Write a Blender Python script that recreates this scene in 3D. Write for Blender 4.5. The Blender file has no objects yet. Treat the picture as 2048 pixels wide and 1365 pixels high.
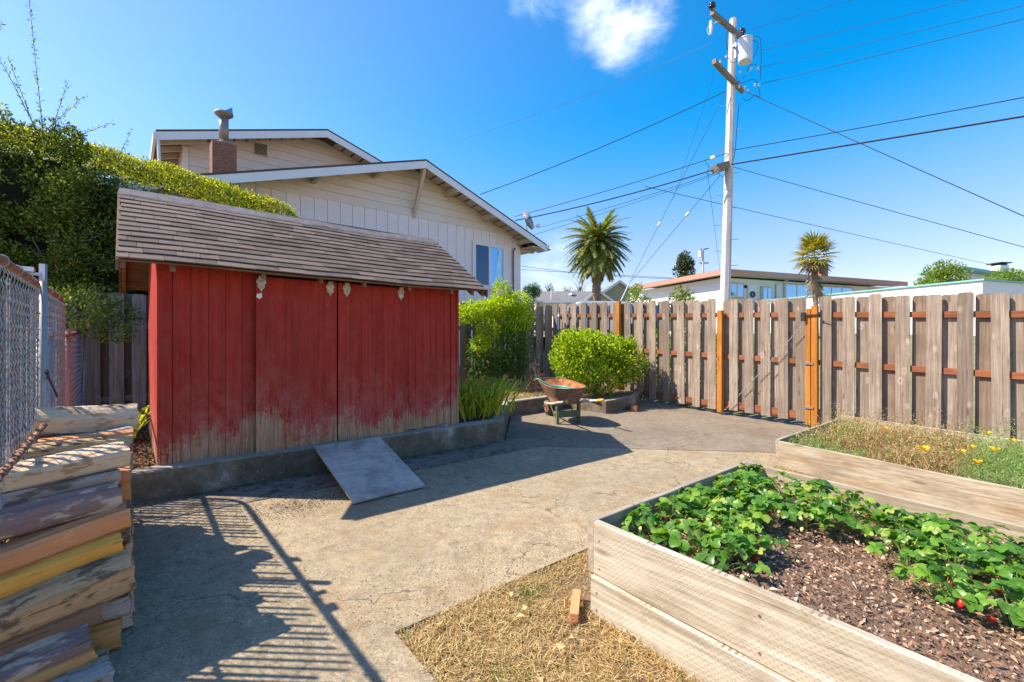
import bpy, math, random
import numpy as np
from mathutils import Vector, Matrix

# ------------------------------------------------------------------ camera, world, sun, exposure
sc = bpy.context.scene
col = sc.collection
R = math.radians
CF, SF, CAMH = 0.6470, 0.7625, 1.5

cam_d = bpy.data.cameras.new("camera")
cam_d.lens = 16.0; cam_d.sensor_width = 36.0
cam_d.clip_start = 0.05; cam_d.clip_end = 3000
cam = bpy.data.objects.new("camera", cam_d); col.objects.link(cam)
cam.location = (0, 0, CAMH)
cam.rotation_euler = (R(90), 0, math.atan2(SF, CF) - R(90))
sc.camera = cam

SUN = Vector((-1.39, 1.19, 2.03)).normalized()
world = bpy.data.worlds.new("World"); sc.world = world; world.use_nodes = True
nt = world.node_tree; nt.nodes.clear()
def wn(t, **k):
    n = nt.nodes.new(t)
    for a, b in k.items(): setattr(n, a, b)
    return n
wout = wn("ShaderNodeOutputWorld"); wbg = wn("ShaderNodeBackground")
sky = wn("ShaderNodeTexSky", sky_type='NISHITA')
sky.sun_disc = False
sky.sun_elevation = math.asin(SUN.z); sky.sun_rotation = math.atan2(SUN.x, SUN.y)
sky.altitude = 0; sky.air_density = 1.0; sky.dust_density = 0.3; sky.ozone_density = 4.0
wbg.inputs['Strength'].default_value = 0.15
hs = wn("ShaderNodeHueSaturation"); hs.inputs['Saturation'].default_value = 1.25
hs.inputs['Hue'].default_value = 0.5
nt.links.new(sky.outputs[0], hs.inputs['Color'])
# clear polarised air: deepest blue at right angles to the sun, paler to the horizon
tc0 = wn("ShaderNodeTexCoord"); n0 = wn("ShaderNodeVectorMath", operation='NORMALIZE'); nt.links.new(tc0.outputs['Generated'], n0.inputs[0])
d0 = wn("ShaderNodeVectorMath", operation='DOT_PRODUCT'); nt.links.new(n0.outputs[0], d0.inputs[0]); d0.inputs[1].default_value = SUN
def wmath(op, a, b=0.0, c=None):
    m_ = wn("ShaderNodeMath", operation=op)
    for i_, v_ in enumerate((a, b) if c is None else (a, b, c)):
        if isinstance(v_, (int, float)): m_.inputs[i_].default_value = v_
        else: nt.links.new(v_, m_.inputs[i_])
    return m_.outputs[0]
s2 = wmath('SUBTRACT', 1.0, wmath('MULTIPLY', d0.outputs['Value'], d0.outputs['Value']))
sxyz = wn("ShaderNodeSeparateXYZ"); nt.links.new(n0.outputs[0], sxyz.inputs[0])
def wss(v, a, b, c, d):
    m_ = wn("ShaderNodeMapRange", interpolation_type='SMOOTHSTEP'); nt.links.new(v, m_.inputs['Value'])
    for k_, x_ in zip(('From Min', 'From Max', 'To Min', 'To Max'), (a, b, c, d)): m_.inputs[k_].default_value = x_
    return m_.outputs[0]
q = wmath('MULTIPLY', wmath('POWER', s2, 3.0), wss(sxyz.outputs['Z'], .16, .46, 0, 1))
hzn = wss(sxyz.outputs['Z'], .02, .42, .62, .98)
ch_ = wn("ShaderNodeSeparateColor"); nt.links.new(hs.outputs[0], ch_.inputs[0])
cc_ = wn("ShaderNodeCombineColor")
for i_, (mul, pol) in enumerate(((1.34, .985), (.90, .14), (.84, .0))):
    nt.links.new(wmath('MULTIPLY', wmath('MULTIPLY', ch_.outputs[i_], wmath('MULTIPLY', hzn, mul)), wmath('SUBTRACT', 1.0, wmath('MULTIPLY', q, pol))), cc_.inputs[i_])
# clouds: soft noise where the real clouds stand
tc = wn("ShaderNodeTexCoord")
def cloud_mask(direction, spread, thr0, thr1, scale):
    nrm = wn("ShaderNodeVectorMath", operation='NORMALIZE'); nt.links.new(tc.outputs['Generated'], nrm.inputs[0])
    dot = wn("ShaderNodeVectorMath", operation='DOT_PRODUCT'); nt.links.new(nrm.outputs[0], dot.inputs[0])
    dot.inputs[1].default_value = Vector(direction).normalized()
    mr = wn("ShaderNodeMapRange"); mr.inputs['From Min'].default_value = math.cos(spread); mr.inputs['From Max'].default_value = 1.0
    nt.links.new(dot.outputs['Value'], mr.inputs['Value'])
    st_ = wn("ShaderNodeVectorMath", operation='MULTIPLY'); nt.links.new(nrm.outputs[0], st_.inputs[0]); st_.inputs[1].default_value = (1, 1, 1.9)
    no = wn("ShaderNodeTexNoise"); no.inputs['Distortion'].default_value = .35; no.inputs['Scale'].default_value = scale; no.inputs['Detail'].default_value = 9; no.inputs['Roughness'].default_value = .6
    nt.links.new(st_.outputs[0], no.inputs['Vector'])
    ad = wn("ShaderNodeMath", operation='MULTIPLY'); nt.links.new(mr.outputs[0], ad.inputs[0]); nt.links.new(no.outputs['Fac'], ad.inputs[1])
    m2 = wn("ShaderNodeMapRange", interpolation_type='SMOOTHSTEP'); m2.inputs['From Min'].default_value = thr0; m2.inputs['From Max'].default_value = thr1
    nt.links.new(ad.outputs[0], m2.inputs['Value'])
    return m2.outputs[0]
def camdir(px, py):
    r = (px-1024)/910; d = (681-py)/910
    return (CF+SF*r, SF-CF*r, d)
m = [cloud_mask((0.825,0.611,0.73), .155, .24, .80, 8), cloud_mask((0.6856,0.7299,0.775), .08, .22, .7, 12), cloud_mask((0.731,0.692,0.152), .16, .3, .75, 10)]
cur = cc_.outputs[0]
for i, k in enumerate(m):
    mx = wn("ShaderNodeMix", data_type='RGBA'); nt.links.new(k, mx.inputs['Factor']); nt.links.new(cur, mx.inputs['A'])
    mx.inputs['B'].default_value = ((4.9, 5.0, 5.1, 1), (2.8, 3.6, 4.6, 1), (3.4, 3.9, 4.3, 1))[i]
    if i:
        ml = wn("ShaderNodeMath", operation='MULTIPLY'); nt.links.new(k, ml.inputs[0]); ml.inputs[1].default_value = .75
        nt.links.new(ml.outputs[0], mx.inputs['Factor'])
    cur = mx.outputs['Result']
nt.links.new(cur, wbg.inputs['Color']); nt.links.new(wbg.outputs[0], wout.inputs[0])

sl = bpy.data.lights.new("sun", 'SUN'); sl.energy = 3.9; sl.angle = R(0.5); sl.color = (1.0, .91, .77)
so = bpy.data.objects.new("sun", sl); col.objects.link(so)
so.rotation_euler = (-SUN).to_track_quat('-Z', 'Y').to_euler(); so.location = (0, 0, 30)
sc.view_settings.view_transform = 'Standard'; sc.view_settings.look = 'None'
sc.view_settings.gamma = 1; sc.view_settings.use_curve_mapping = False
sc.view_settings.exposure = 1.22
sc.render.engine = 'CYCLES'
sc.cycles.max_bounces = 8; sc.cycles.diffuse_bounces = 4; sc.cycles.transparent_max_bounces = 8
sc.cycles.use_denoising = True

# ------------------------------------------------------------------ helpers
def G(x, y): return .035*y - .01*x            # level of the concrete yard
def W(f, r, z=0.0): return Vector((CF*f+SF*r, SF*f-CF*r, z))   # distance ahead / to the side -> world

def tag(o, label=None, cat=None, group=None, kind=None):
    if label: o['label'] = label
    if cat: o['category'] = cat
    if group: o['group'] = group
    if kind: o['kind'] = kind
    return o
def empty(name, loc=(0,0,0), rz=0, **k):
    o = bpy.data.objects.new(name, None); col.objects.link(o)
    o.location = loc; o.rotation_euler = (0, 0, rz); o.empty_display_size = .1
    return tag(o, **k)
def link(name, me, parent=None, loc=(0,0,0), rot=(0,0,0), **k):
    o = bpy.data.objects.new(name, me); col.objects.link(o)
    o.location = loc; o.rotation_euler = rot
    if parent is not None: o.parent = parent
    return tag(o, **k)
def copy_tree(o, parent=None):
    c = o.copy(); col.objects.link(c)
    if parent is not None: c.parent = parent
    for ch in list(o.children): copy_tree(ch, c)
    return c

class MB:
    def __init__(s): s.v = []; s.f = []; s.m = []
    def add(s, vs, fs, mi=0):
        b = len(s.v); s.v += [tuple(v) for v in vs]
        for f in fs: s.f.append(tuple(b+i for i in f)); s.m.append(mi)
        return s
    def box(s, x0, x1, y0, y1, z0, z1, M=None, mi=0):
        vs = [Vector((x, y, z)) for z in (z0, z1) for x, y in ((x0,y0),(x1,y0),(x1,y1),(x0,y1))]
        if M is not None: vs = [M @ v for v in vs]
        return s.add(vs, [(3,2,1,0),(4,5,6,7),(0,1,5,4),(1,2,6,5),(2,3,7,6),(3,0,4,7)], mi)
    def cbox(s, x0, x1, y0, y1, z0, z1, c=.004, M=None, mi=0):
        # box with the four long (z) edges chamfered
        p = [(x0+c,y0),(x1-c,y0),(x1,y0+c),(x1,y1-c),(x1-c,y1),(x0+c,y1),(x0,y1-c),(x0,y0+c)]
        return s.prism(p, z0, z1, M, mi)
    def prism(s, poly, z0, z1, M=None, mi=0):
        n = len(poly)
        vs = [Vector((x, y, z0)) for x, y in poly]+[Vector((x, y, z1)) for x, y in poly]
        if M is not None: vs = [M @ v for v in vs]
        return s.add(vs, [tuple(range(n))[::-1], tuple(range(n, 2*n))]+[(i, (i+1) % n, n+(i+1) % n, n+i) for i in range(n)], mi)
    def tube(s, pts, rad, n=8, cap=True, mi=0, tw=0):
        pts = [Vector(p) for p in pts]
        if not isinstance(rad, (list, tuple)): rad = [rad]*len(pts)
        vs = []; prev = None
        for i, p in enumerate(pts):
            d = (pts[min(i+1, len(pts)-1)]-pts[max(i-1, 0)])
            d = d.normalized() if d.length > 1e-9 else Vector((0,0,1))
            if prev is None:
                up = Vector((0,0,1)) if abs(d.z) < .9 else Vector((1,0,0))
                u = d.cross(up).normalized()
            else:
                u = (prev-d*prev.dot(d)); u = u.normalized() if u.length > 1e-6 else d.orthogonal().normalized()
            prev = u; w = d.cross(u)
            for k in range(n):
                a = 2*math.pi*k/n+tw
                vs.append(p+(u*math.cos(a)+w*math.sin(a))*rad[i])
        fs = []
        for i in range(len(pts)-1):
            for k in range(n): fs.append((i*n+k, i*n+(k+1) % n, (i+1)*n+(k+1) % n, (i+1)*n+k))
        if cap:
            fs.append(tuple(range(n))[::-1]); fs.append(tuple(range((len(pts)-1)*n, len(pts)*n)))
        return s.add(vs, fs, mi)
    def lathe(s, prof, c=(0,0,0), n=16, mi=0):
        vs = []; c = Vector(c)
        for r, z in prof:
            for k in range(n):
                a = 2*math.pi*k/n; vs.append(c+Vector((r*math.cos(a), r*math.sin(a), z)))
        fs = [(i*n+k, i*n+(k+1) % n, (i+1)*n+(k+1) % n, (i+1)*n+k) for i in range(len(prof)-1) for k in range(n)]
        if prof[0][0] > 1e-4: fs.append(tuple(range(n))[::-1])
        if prof[-1][0] > 1e-4: fs.append(tuple(range((len(prof)-1)*n, len(prof)*n)))
        return s.add(vs, fs, mi)
    def mesh(s, name, mats, smooth=False):
        me = bpy.data.meshes.new(name); me.from_pydata(s.v, [], s.f)
        if not isinstance(mats, (list, tuple)): mats = [mats]
        for m_ in mats: me.materials.append(m_)
        if len(mats) > 1: me.polygons.foreach_set('material_index', s.m)
        if smooth: me.polygons.foreach_set('use_smooth', [True]*len(me.polygons))
        me.update(); return me
    def build(s, name, mats, parent=None, loc=(0,0,0), rot=(0,0,0), smooth=False, **k):
        return link(name, s.mesh(name, mats, smooth), parent, loc, rot, **k)

def np_mesh(name, V, Q, mats, mat_idx=None, smooth=False):
    """V (n,3), Q (m,k) all faces with k corners"""
    me = bpy.data.meshes.new(name)
    k = Q.shape[1]
    me.vertices.add(len(V)); me.vertices.foreach_set('co', np.ascontiguousarray(V, dtype=np.float32).ravel())
    me.loops.add(Q.size); me.loops.foreach_set('vertex_index', np.ascontiguousarray(Q, dtype=np.int32).ravel())
    me.polygons.add(len(Q)); me.polygons.foreach_set('loop_start', np.arange(0, Q.size, k, dtype=np.int32))
    for m_ in (mats if isinstance(mats, (list, tuple)) else [mats]): me.materials.append(m_)
    if mat_idx is not None: me.polygons.foreach_set('material_index', mat_idx.astype(np.int32))
    if smooth: me.polygons.foreach_set('use_smooth', np.ones(len(Q), dtype=bool))
    me.update(calc_edges=True); me.validate(); return me

def unit(a): return a/np.maximum(np.linalg.norm(a, axis=-1, keepdims=True), 1e-9)
def leaf_mesh(name, P, D, L, Wd, mat, seed=0, fold=.25, curl=.15):
    """a pointed leaf (four triangles as two quads) at each point P, growing along D"""
    rng = np.random.default_rng(seed); n = len(P)
    L = np.broadcast_to(L, (n,)).astype(float)*rng.uniform(.65, 1.25, n); Wd = np.broadcast_to(Wd, (n,))*rng.uniform(.75, 1.2, n)
    D = unit(D); up = unit(rng.normal(size=(n, 3))+np.array([0, 0, .6]))
    S = unit(np.cross(D, up)); N = np.cross(S, D)
    mid = P+D*(L*.5)[:, None]+N*(L*curl)[:, None]
    tip = P+D*L[:, None]
    a = mid+S*(Wd*.5)[:, None]+N*(Wd*fold)[:, None]; b = mid-S*(Wd*.5)[:, None]+N*(Wd*fold)[:, None]
    V = np.stack([P, a, tip, b, mid], 1).reshape(-1, 3)
    base = (np.arange(n)*5)[:, None]
    Q = np.concatenate([base+np.array([[0, 1, 2, 4]]), base+np.array([[0, 4, 2, 3]])], 1).reshape(-1, 4)
    # quads (base, side, tip, mid)
    return np_mesh(name, V, Q, mat)
def blade_mesh(name, P, D, L, Wd, mat, seed=0, droop=.5, segs=4):
    """long narrow arching blades"""
    rng = np.random.default_rng(seed); n = len(P)
    L = np.broadcast_to(L, (n,)).astype(float)*rng.uniform(.6, 1.2, n); Wd = np.broadcast_to(Wd, (n,))*rng.uniform(.7, 1.2, n)
    D = unit(D); side = unit(np.cross(D, np.array([0, 0, 1.0]))+rng.normal(size=(n, 3))*.15)
    rows = []
    for i in range(segs+1):
        t = i/segs
        c = P+D*(L*t)[:, None]; c[:, 2] -= droop*L*t*t*rng.uniform(.75, 1.15, n) if i else 0
        w = Wd*(1-t**2.2)*.5+.0003
        rows += [c+side*w[:, None], c-side*w[:, None]]
    V = np.stack(rows, 1).reshape(-1, 3); k = 2*(segs+1)
    base = (np.arange(n)*k)[:, None]
    Q = np.concatenate([base+np.array([[2*i, 2*i+1, 2*i+3, 2*i+2]]) for i in range(segs)], 1).reshape(-1, 4)
    return np_mesh(name, V, Q, mat)
def blob_points(blobs, n, seed=0, shell=(.7, 1.05), low=-1):
    """points and outward directions on the shells of ellipsoids (c, r)"""
    rng = np.random.default_rng(seed)
    c = np.array([b[0] for b in blobs], float); r = np.array([b[1] if hasattr(b[1], '__len__') else (b[1],)*3 for b in blobs], float)
    wt = (r[:, 0]*r[:, 1]+r[:, 1]*r[:, 2]+r[:, 0]*r[:, 2]); idx = rng.choice(len(blobs), n, p=wt/wt.sum())
    d = unit(rng.normal(size=(n, 3))); d[:, 2] = np.where(d[:, 2] < low, -d[:, 2], d[:, 2])
    s = rng.uniform(shell[0], shell[1], n)[:, None]
    return c[idx]+d*r[idx]*s, unit(d+rng.normal(size=(n, 3))*.55+np.array([0, 0, .25]))

# ------------------------------------------------------------------ materials
class NT:
    def __init__(s, name):
        s.mat = bpy.data.materials.new(name); s.mat.use_nodes = True
        s.t = s.mat.node_tree; s.t.nodes.clear()
        s.out = s.t.nodes.new("ShaderNodeOutputMaterial"); s.p = s.t.nodes.new("ShaderNodeBsdfPrincipled")
        s.t.links.new(s.p.outputs[0], s.out.inputs[0])
    def n(s, t, inp=None, **k):
        x = s.t.nodes.new(t)
        for a, b in k.items(): setattr(x, a, b)
        for a, b in (inp or {}).items():
            if isinstance(b, bpy.types.NodeSocket): s.t.links.new(b, x.inputs[a])
            else: x.inputs[a].default_value = b
        return x
    def set(s, **k):
        for a, b in k.items():
            a = a.replace('_', ' ')
            if isinstance(b, bpy.types.NodeSocket): s.t.links.new(b, s.p.inputs[a])
            else: s.p.inputs[a].default_value = b
    def coord(s, scale=(1,1,1), src='Object', rand=True):
        if src == 'World':
            v = s.n("ShaderNodeNewGeometry").outputs['Position']
        else: v = s.n("ShaderNodeTexCoord").outputs[src]
        if rand:
            oi = s.n("ShaderNodeObjectInfo")
            cm = s.n("ShaderNodeCombineXYZ")
            ml = s.n("ShaderNodeMath", {0: oi.outputs['Random'], 1: 37.0}, operation='MULTIPLY')
            for k in 'XYZ': s.t.links.new(ml.outputs[0], cm.inputs[k])
            v = s.n("ShaderNodeVectorMath", {0: v, 1: cm.outputs[0]}, operation='ADD').outputs[0]
        return s.n("ShaderNodeMapping", {'Vector': v, 'Scale': scale}).outputs[0]
    def noise(s, vec, scale=1, detail=6, rough=.6, dist=0):
        return s.n("ShaderNodeTexNoise", {'Vector': vec, 'Scale': scale, 'Detail': detail, 'Roughness': rough, 'Distortion': dist}).outputs['Fac']
    def ramp(s, fac, stops, interp='LINEAR'):
        r = s.n("ShaderNodeValToRGB", {'Fac': fac}); e = r.color_ramp; e.interpolation = interp
        while len(e.elements) < len(stops): e.elements.new(.5)
        for el, (p, c) in zip(e.elements, stops):
            el.position = p; el.color = (*c, 1) if len(c) == 3 else c
        return r.outputs[0]
    def mix(s, fac, a, b, blend='MIX'):
        m_ = s.n("ShaderNodeMix", data_type='RGBA', blend_type=blend)
        for nm, v in (('Factor', fac), ('A', a), ('B', b)):
            if isinstance(v, bpy.types.NodeSocket): s.t.links.new(v, m_.inputs[nm])
            elif nm == 'Factor': m_.inputs[0].default_value = v
            else: m_.inputs[nm].default_value = (*v, 1)
        return m_.outputs['Result']
    def math(s, op, a, b=0.0, clamp=False):
        return s.n("ShaderNodeMath", {0: a, 1: b}, operation=op, use_clamp=clamp).outputs[0]
    def mr(s, v, a, b, c=0.0, d=1.0):
        return s.n("ShaderNodeMapRange", {'Value': v, 'From Min': a, 'From Max': b, 'To Min': c, 'To Max': d}).outputs[0]
    def bump(s, h, strength=.3, dist=.01):
        return s.n("ShaderNodeBump", {'Height': h, 'Strength': strength, 'Distance': dist}).outputs[0]
    def objrand(s): return s.n("ShaderNodeObjectInfo").outputs['Random']
    def island(s): return s.n("ShaderNodeNewGeometry").outputs['Random Per Island']

def plain(name, c, rough=.6, metal=0, var=.15, scale=6, bump=.1):
    s = NT(name); v = s.coord((scale,)*3)
    f = s.noise(v, 1, 5)
    colr = s.ramp(f, [(.3, tuple(x*(1-var) for x in c)), (.7, tuple(min(1, x*(1+var)) for x in c))])
    s.set(Base_Color=colr, Roughness=rough, Metallic=metal, Normal=s.bump(s.noise(v, 8, 4), bump, .004))
    return s.mat
def wood(name, dark, mid, light, axis='Z', knots=True, grain=26, rough=.75, tint=.25, bump=.35, streak=None):
    s = NT(name)
    sc_ = {'Z': (grain, grain, 1.1), 'X': (1.1, grain, grain), 'Y': (grain, 1.1, grain)}[axis]
    base = s.coord((1,1,1))
    big = s.noise(base, 2.2, 3)
    wv = s.n("ShaderNodeMapping", {'Vector': base, 'Scale': sc_}).outputs[0]
    g1 = s.noise(wv, 1, 7, .65, .35); g2 = s.noise(wv, 3.2, 4, .7)
    f = s.math('ADD', s.math('MULTIPLY', g1, .65), s.math('MULTIPLY', g2, .35))
    c = s.ramp(f, [(.32, dark), (.5, mid), (.68, light)])
    r = s.objrand()
    c = s.mix(1.0, c, s.ramp(r, [(0, (1-tint,)*3), (.5, (1, .985, .96)), (1, (1+tint*.3,)*3)]), 'MULTIPLY')
    c = s.mix(s.mr(big, .45, .7, 0, .5), c, dark)
    h = f
    if knots:
        ks = {'Z': (7, 7, 2.1), 'X': (2.1, 7, 7), 'Y': (7, 2.1, 7)}[axis]
        vo = s.n("ShaderNodeTexVoronoi", {'Vector': s.n("ShaderNodeMapping", {'Vector': base, 'Scale': ks}).outputs[0], 'Scale': 1.0})
        k = s.mr(vo.outputs['Distance'], .07, .16, 1, 0)
        c = s.mix(s.math('MULTIPLY', k, .55, True), c, tuple(x*.35 for x in dark))
    if tint >= .3:
        kn = s.n("ShaderNodeTexVoronoi", {'Vector': s.n("ShaderNodeMapping", {'Vector': base, 'Scale': (5, 5, 2.6)}).outputs[0], 'Scale': 1.0}).outputs['Distance']
        c = s.mix(s.math('MULTIPLY', s.math('MULTIPLY', s.mr(kn, .05, .10), s.mr(kn, .20, .10)), .38), c, tuple(min(1, x*1.35) for x in light))
        c = s.mix(s.mr(s.noise(s.n("ShaderNodeMapping", {'Vector': base, 'Scale': (9, 9, .9)}).outputs[0], 1, 4), .5, .72, 0, .6), c, tuple(x*.62 for x in mid))
        c = s.mix(s.mr(s.noise(s.n("ShaderNodeMapping", {'Vector': base, 'Scale': (70, 70, 2.2)}).outputs[0], 1, 3, .6), .66, .7, 0, .75), c, tuple(x*.35 for x in dark))
    if streak:
        st = s.mr(s.noise(wv, .45, 3), .56, .7, 0, .65)
        c = s.mix(st, c, streak)
    s.set(Base_Color=c, Roughness=rough, Normal=s.bump(h, bump, .003)); s.p.inputs['Specular IOR Level'].default_value = .25
    return s.mat
def leafmat(name, c1, c2, c3=None, trans=.35, rough=.45):
    s = NT(name)
    i = s.island()
    stops = [(0, c1), (.6, c2)]+([(1, c3)] if c3 else [(1, tuple(x*1.25 for x in c2))])
    c = s.ramp(i, stops)
    s.set(Base_Color=c, Roughness=rough); s.p.inputs['Specular IOR Level'].default_value = .35
    tr = s.n("ShaderNodeBsdfTranslucent", {'Color': s.mix(1.0, c, (1.5, 1.6, .7), 'MULTIPLY')})
    mx = s.n("ShaderNodeMixShader", {0: trans, 1: s.p.outputs[0], 2: tr.outputs[0]})
    s.t.links.new(mx.outputs[0], s.out.inputs[0])
    return s.mat

M = {}
# aggregate concrete of the yard
def concrete(name, c, agg=.5, crack=True, stain=.5):
    s = NT(name); v = s.coord((1,1,1), 'World', rand=False)
    fine = s.noise(v, 230, 3, .7); mid = s.noise(v, 11, 8, .7); big = s.noise(v, 1.1, 6, .6); big2 = s.noise(v, 2.7, 9, .72, .4); big4 = s.noise(v, .55, 4, .6, .8)
    vor = s.n("ShaderNodeTexVoronoi", {'Vector': v, 'Scale': 140.0})
    base = s.ramp(mid, [(.3, tuple(x*.62 for x in c)), (.5, c), (.7, tuple(x*1.2 for x in c))])
    grains = s.ramp(s.n("ShaderNodeSeparateColor", {'Color': vor.outputs['Color']}).outputs[0], [(0, (.6,.58,.55)), (.3, (.92,.9,.88)), (.7, (1.06,1.04,1)), (.93, (1.3,1.24,1.15)), (1, (1.6,1.5,1.4))])
    base = s.mix(agg, base, s.mix(1.0, base, grains, 'MULTIPLY'))
    base = s.mix(s.mr(fine, .35, .7, 0, .25), base, tuple(x*.6 for x in c))
    base = s.mix(s.mr(big, .50, .70, 0, stain), base, tuple(x*y for x, y in zip(c, (.66, .64, .6))))
    base = s.mix(s.mr(big2, .56, .74, 0, .75), base, tuple(min(1, x*y) for x, y in zip(c, (1.42, 1.36, 1.2))))
    base = s.mix(s.mr(s.noise(v, 2.1, 8, .75, .6), .52, .66, 0, .7), base, tuple(x*y for x, y in zip(c, (.86, .68, .5))))
    if stain > .7: base = s.mix(s.mr(s.noise(v, 4.5, 9, .8, .3), .50, .58, 0, stain-.25), base, (.045, .038, .032))
    base = s.mix(s.mr(big4, .48, .68, 0, stain*.7), base, tuple(x*y for x, y in zip(c, (.6, .62, .64))))
    # hairline cracks: edges of large warped cells, broken up by noise
    wv = s.n("ShaderNodeVectorMath", {0: v, 1: s.n("ShaderNodeTexNoise", {'Vector': v, 'Scale': 2.5, 'Detail': 6}).outputs['Color']}, operation='ADD').outputs[0]
    ck = s.n("ShaderNodeTexVoronoi", {'Vector': wv, 'Scale': .55}, feature='DISTANCE_TO_EDGE').outputs['Distance']
    ckm = s.math('MULTIPLY', s.mr(ck, .002, .006, 1, 0), s.mr(s.noise(v, 1.9, 3), .42, .5))
    base = s.mix(s.math('MULTIPLY', ckm, .75), base, tuple(x*.3 for x in c))
    hh = s.math('ADD', s.math('MULTIPLY', vor.outputs['Distance'], .5), fine)
    s.set(Base_Color=base, Roughness=.9, Normal=s.bump(hh, .4, .003)); s.p.inputs['Specular IOR Level'].default_value = .2
    return s.mat
M['patio'] = concrete('aggregate_concrete', (.355, .29, .195), .95, stain=.45)
M['apron'] = concrete('smooth_concrete', (.25, .205, .155), .6, stain=.7)
M['grimy'] = concrete('grimy_concrete', (.27, .225, .17), .7, stain=1.0)
def curbmat():
    s = NT('weathered_curb'); v = s.coord((1,1,1), 'World', rand=False)
    a = s.noise(v, 3, 7, .7); b = s.noise(v, 30, 5, .7)
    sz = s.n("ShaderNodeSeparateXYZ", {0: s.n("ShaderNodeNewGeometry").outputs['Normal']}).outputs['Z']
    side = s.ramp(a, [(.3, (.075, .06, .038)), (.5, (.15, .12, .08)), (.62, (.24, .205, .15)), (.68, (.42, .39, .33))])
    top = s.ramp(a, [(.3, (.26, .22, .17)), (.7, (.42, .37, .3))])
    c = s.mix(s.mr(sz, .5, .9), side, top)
    c = s.mix(s.mr(b, .6, .72, 0, .8), c, (.42, .4, .35))
    s.set(Base_Color=c, Roughness=.95, Normal=s.bump(b, .5, .008)); return s.mat
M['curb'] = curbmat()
def soilmat(name, c1, c2, sc1=12):
    s = NT(name); v = s.coord((1,1,1), 'World', rand=False)
    f = s.noise(v, sc1, 9, .75); g = s.noise(v, sc1*6, 4, .7)
    c = s.mix(s.mr(g, .45, .7, 0, .5), s.ramp(f, [(.35, c1), (.65, c2)]), tuple(x*1.6 for x in c2))
    s.set(Base_Color=c, Roughness=1, Normal=s.bump(s.math('ADD', f, g), .9, .02)); return s.mat
M['soil'] = soilmat('planting_soil', (.10, .065, .04), (.24, .17, .11))
M['mulch'] = soilmat('mulch_soil', (.12, .07, .045), (.30, .19, .125), 18)
M['lawn'] = soilmat('dry_lawn', (.16, .095, .05), (.34, .23, .12), 22)
M['earth'] = soilmat('earth', (.12, .13, .05), (.25, .22, .12), 3)
M['asphalt'] = soilmat('asphalt', (.05, .05, .05), (.08, .08, .08), 20)
# fence boards
M['board'] = wood('weathered_cedar', (.16, .115, .08), (.33, .255, .195), (.52, .43, .345), 'Z', grain=36, tint=.36, bump=.8)
M['board_dark'] = wood('dark_redwood', (.13, .085, .055), (.25, .18, .13), (.36, .275, .205), 'Z', grain=30, tint=.3)  # darker brown wood tone for rear boards
M['rail'] = wood('stained_rail', (.15, .05, .02), (.30, .105, .045), (.40, .16, .07), 'Y', knots=False, tint=.2)
M['railx'] = wood('grey_rail', (.14, .11, .08), (.25, .2, .155), (.34, .28, .22), 'X', knots=False, tint=.2)
M['post'] = wood('orange_cedar_post', (.28, .095, .015), (.50, .185, .025), (.62, .27, .05), 'Z', tint=.1, knots=True, grain=18)
M['bedy'] = wood('bleached_planter_board', (.2, .15, .095), (.42, .345, .24), (.62, .55, .43), 'Y', grain=34, tint=.12, streak=(.3, .17, .07))
M['bedx'] = wood('bleached_planter_end', (.22, .175, .13), (.38, .32, .25), (.5, .44, .36), 'X', grain=34, tint=.12)
M['ply'] = wood('grey_plywood', (.30, .27, .24), (.42, .385, .35), (.5, .465, .43), 'X', knots=False, grain=24, tint=0, bump=.15)
def plymat():
    s = NT('scuffed_plywood'); v = s.coord((1,1,1), rand=False)
    g = s.noise(s.coord((2, 30, 30), rand=False), 1, 7, .7, .2); a = s.noise(v, 3.5, 6, .7); f = s.noise(v, 90, 3, .8)
    c = s.ramp(g, [(.3, (.42, .355, .29)), (.7, (.58, .51, .43))])
    c = s.mix(s.mr(a, .44, .62, 0, .75), c, (.23, .19, .155)); c = s.mix(s.mr(s.noise(s.coord((8, 40, 40), rand=False), 1, 6, .8), .58, .66, 0, .6), c, (.2, .17, .14)); c = s.mix(s.mr(f, .68, .74, 0, .8), c, (.12, .1, .09))
    vo = s.n("ShaderNodeTexVoronoi", {'Vector': v, 'Scale': 5.0}).outputs['Distance']; c = s.mix(s.mr(vo, .02, .035, .8, 0), c, (.08, .07, .06))
    s.set(Base_Color=c, Roughness=.85, Normal=s.bump(g, .3, .003)); return s.mat
M['ply'] = plymat()
M['brown_wood'] = wood('brown_wood', (.1, .05, .025), (.22, .12, .06), (.33, .2, .11), 'X', knots=False)
M['mossy'] = wood('painted_green_wood', (.06, .075, .035), (.12, .145, .07), (.2, .19, .12), 'Z', knots=False)
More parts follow.
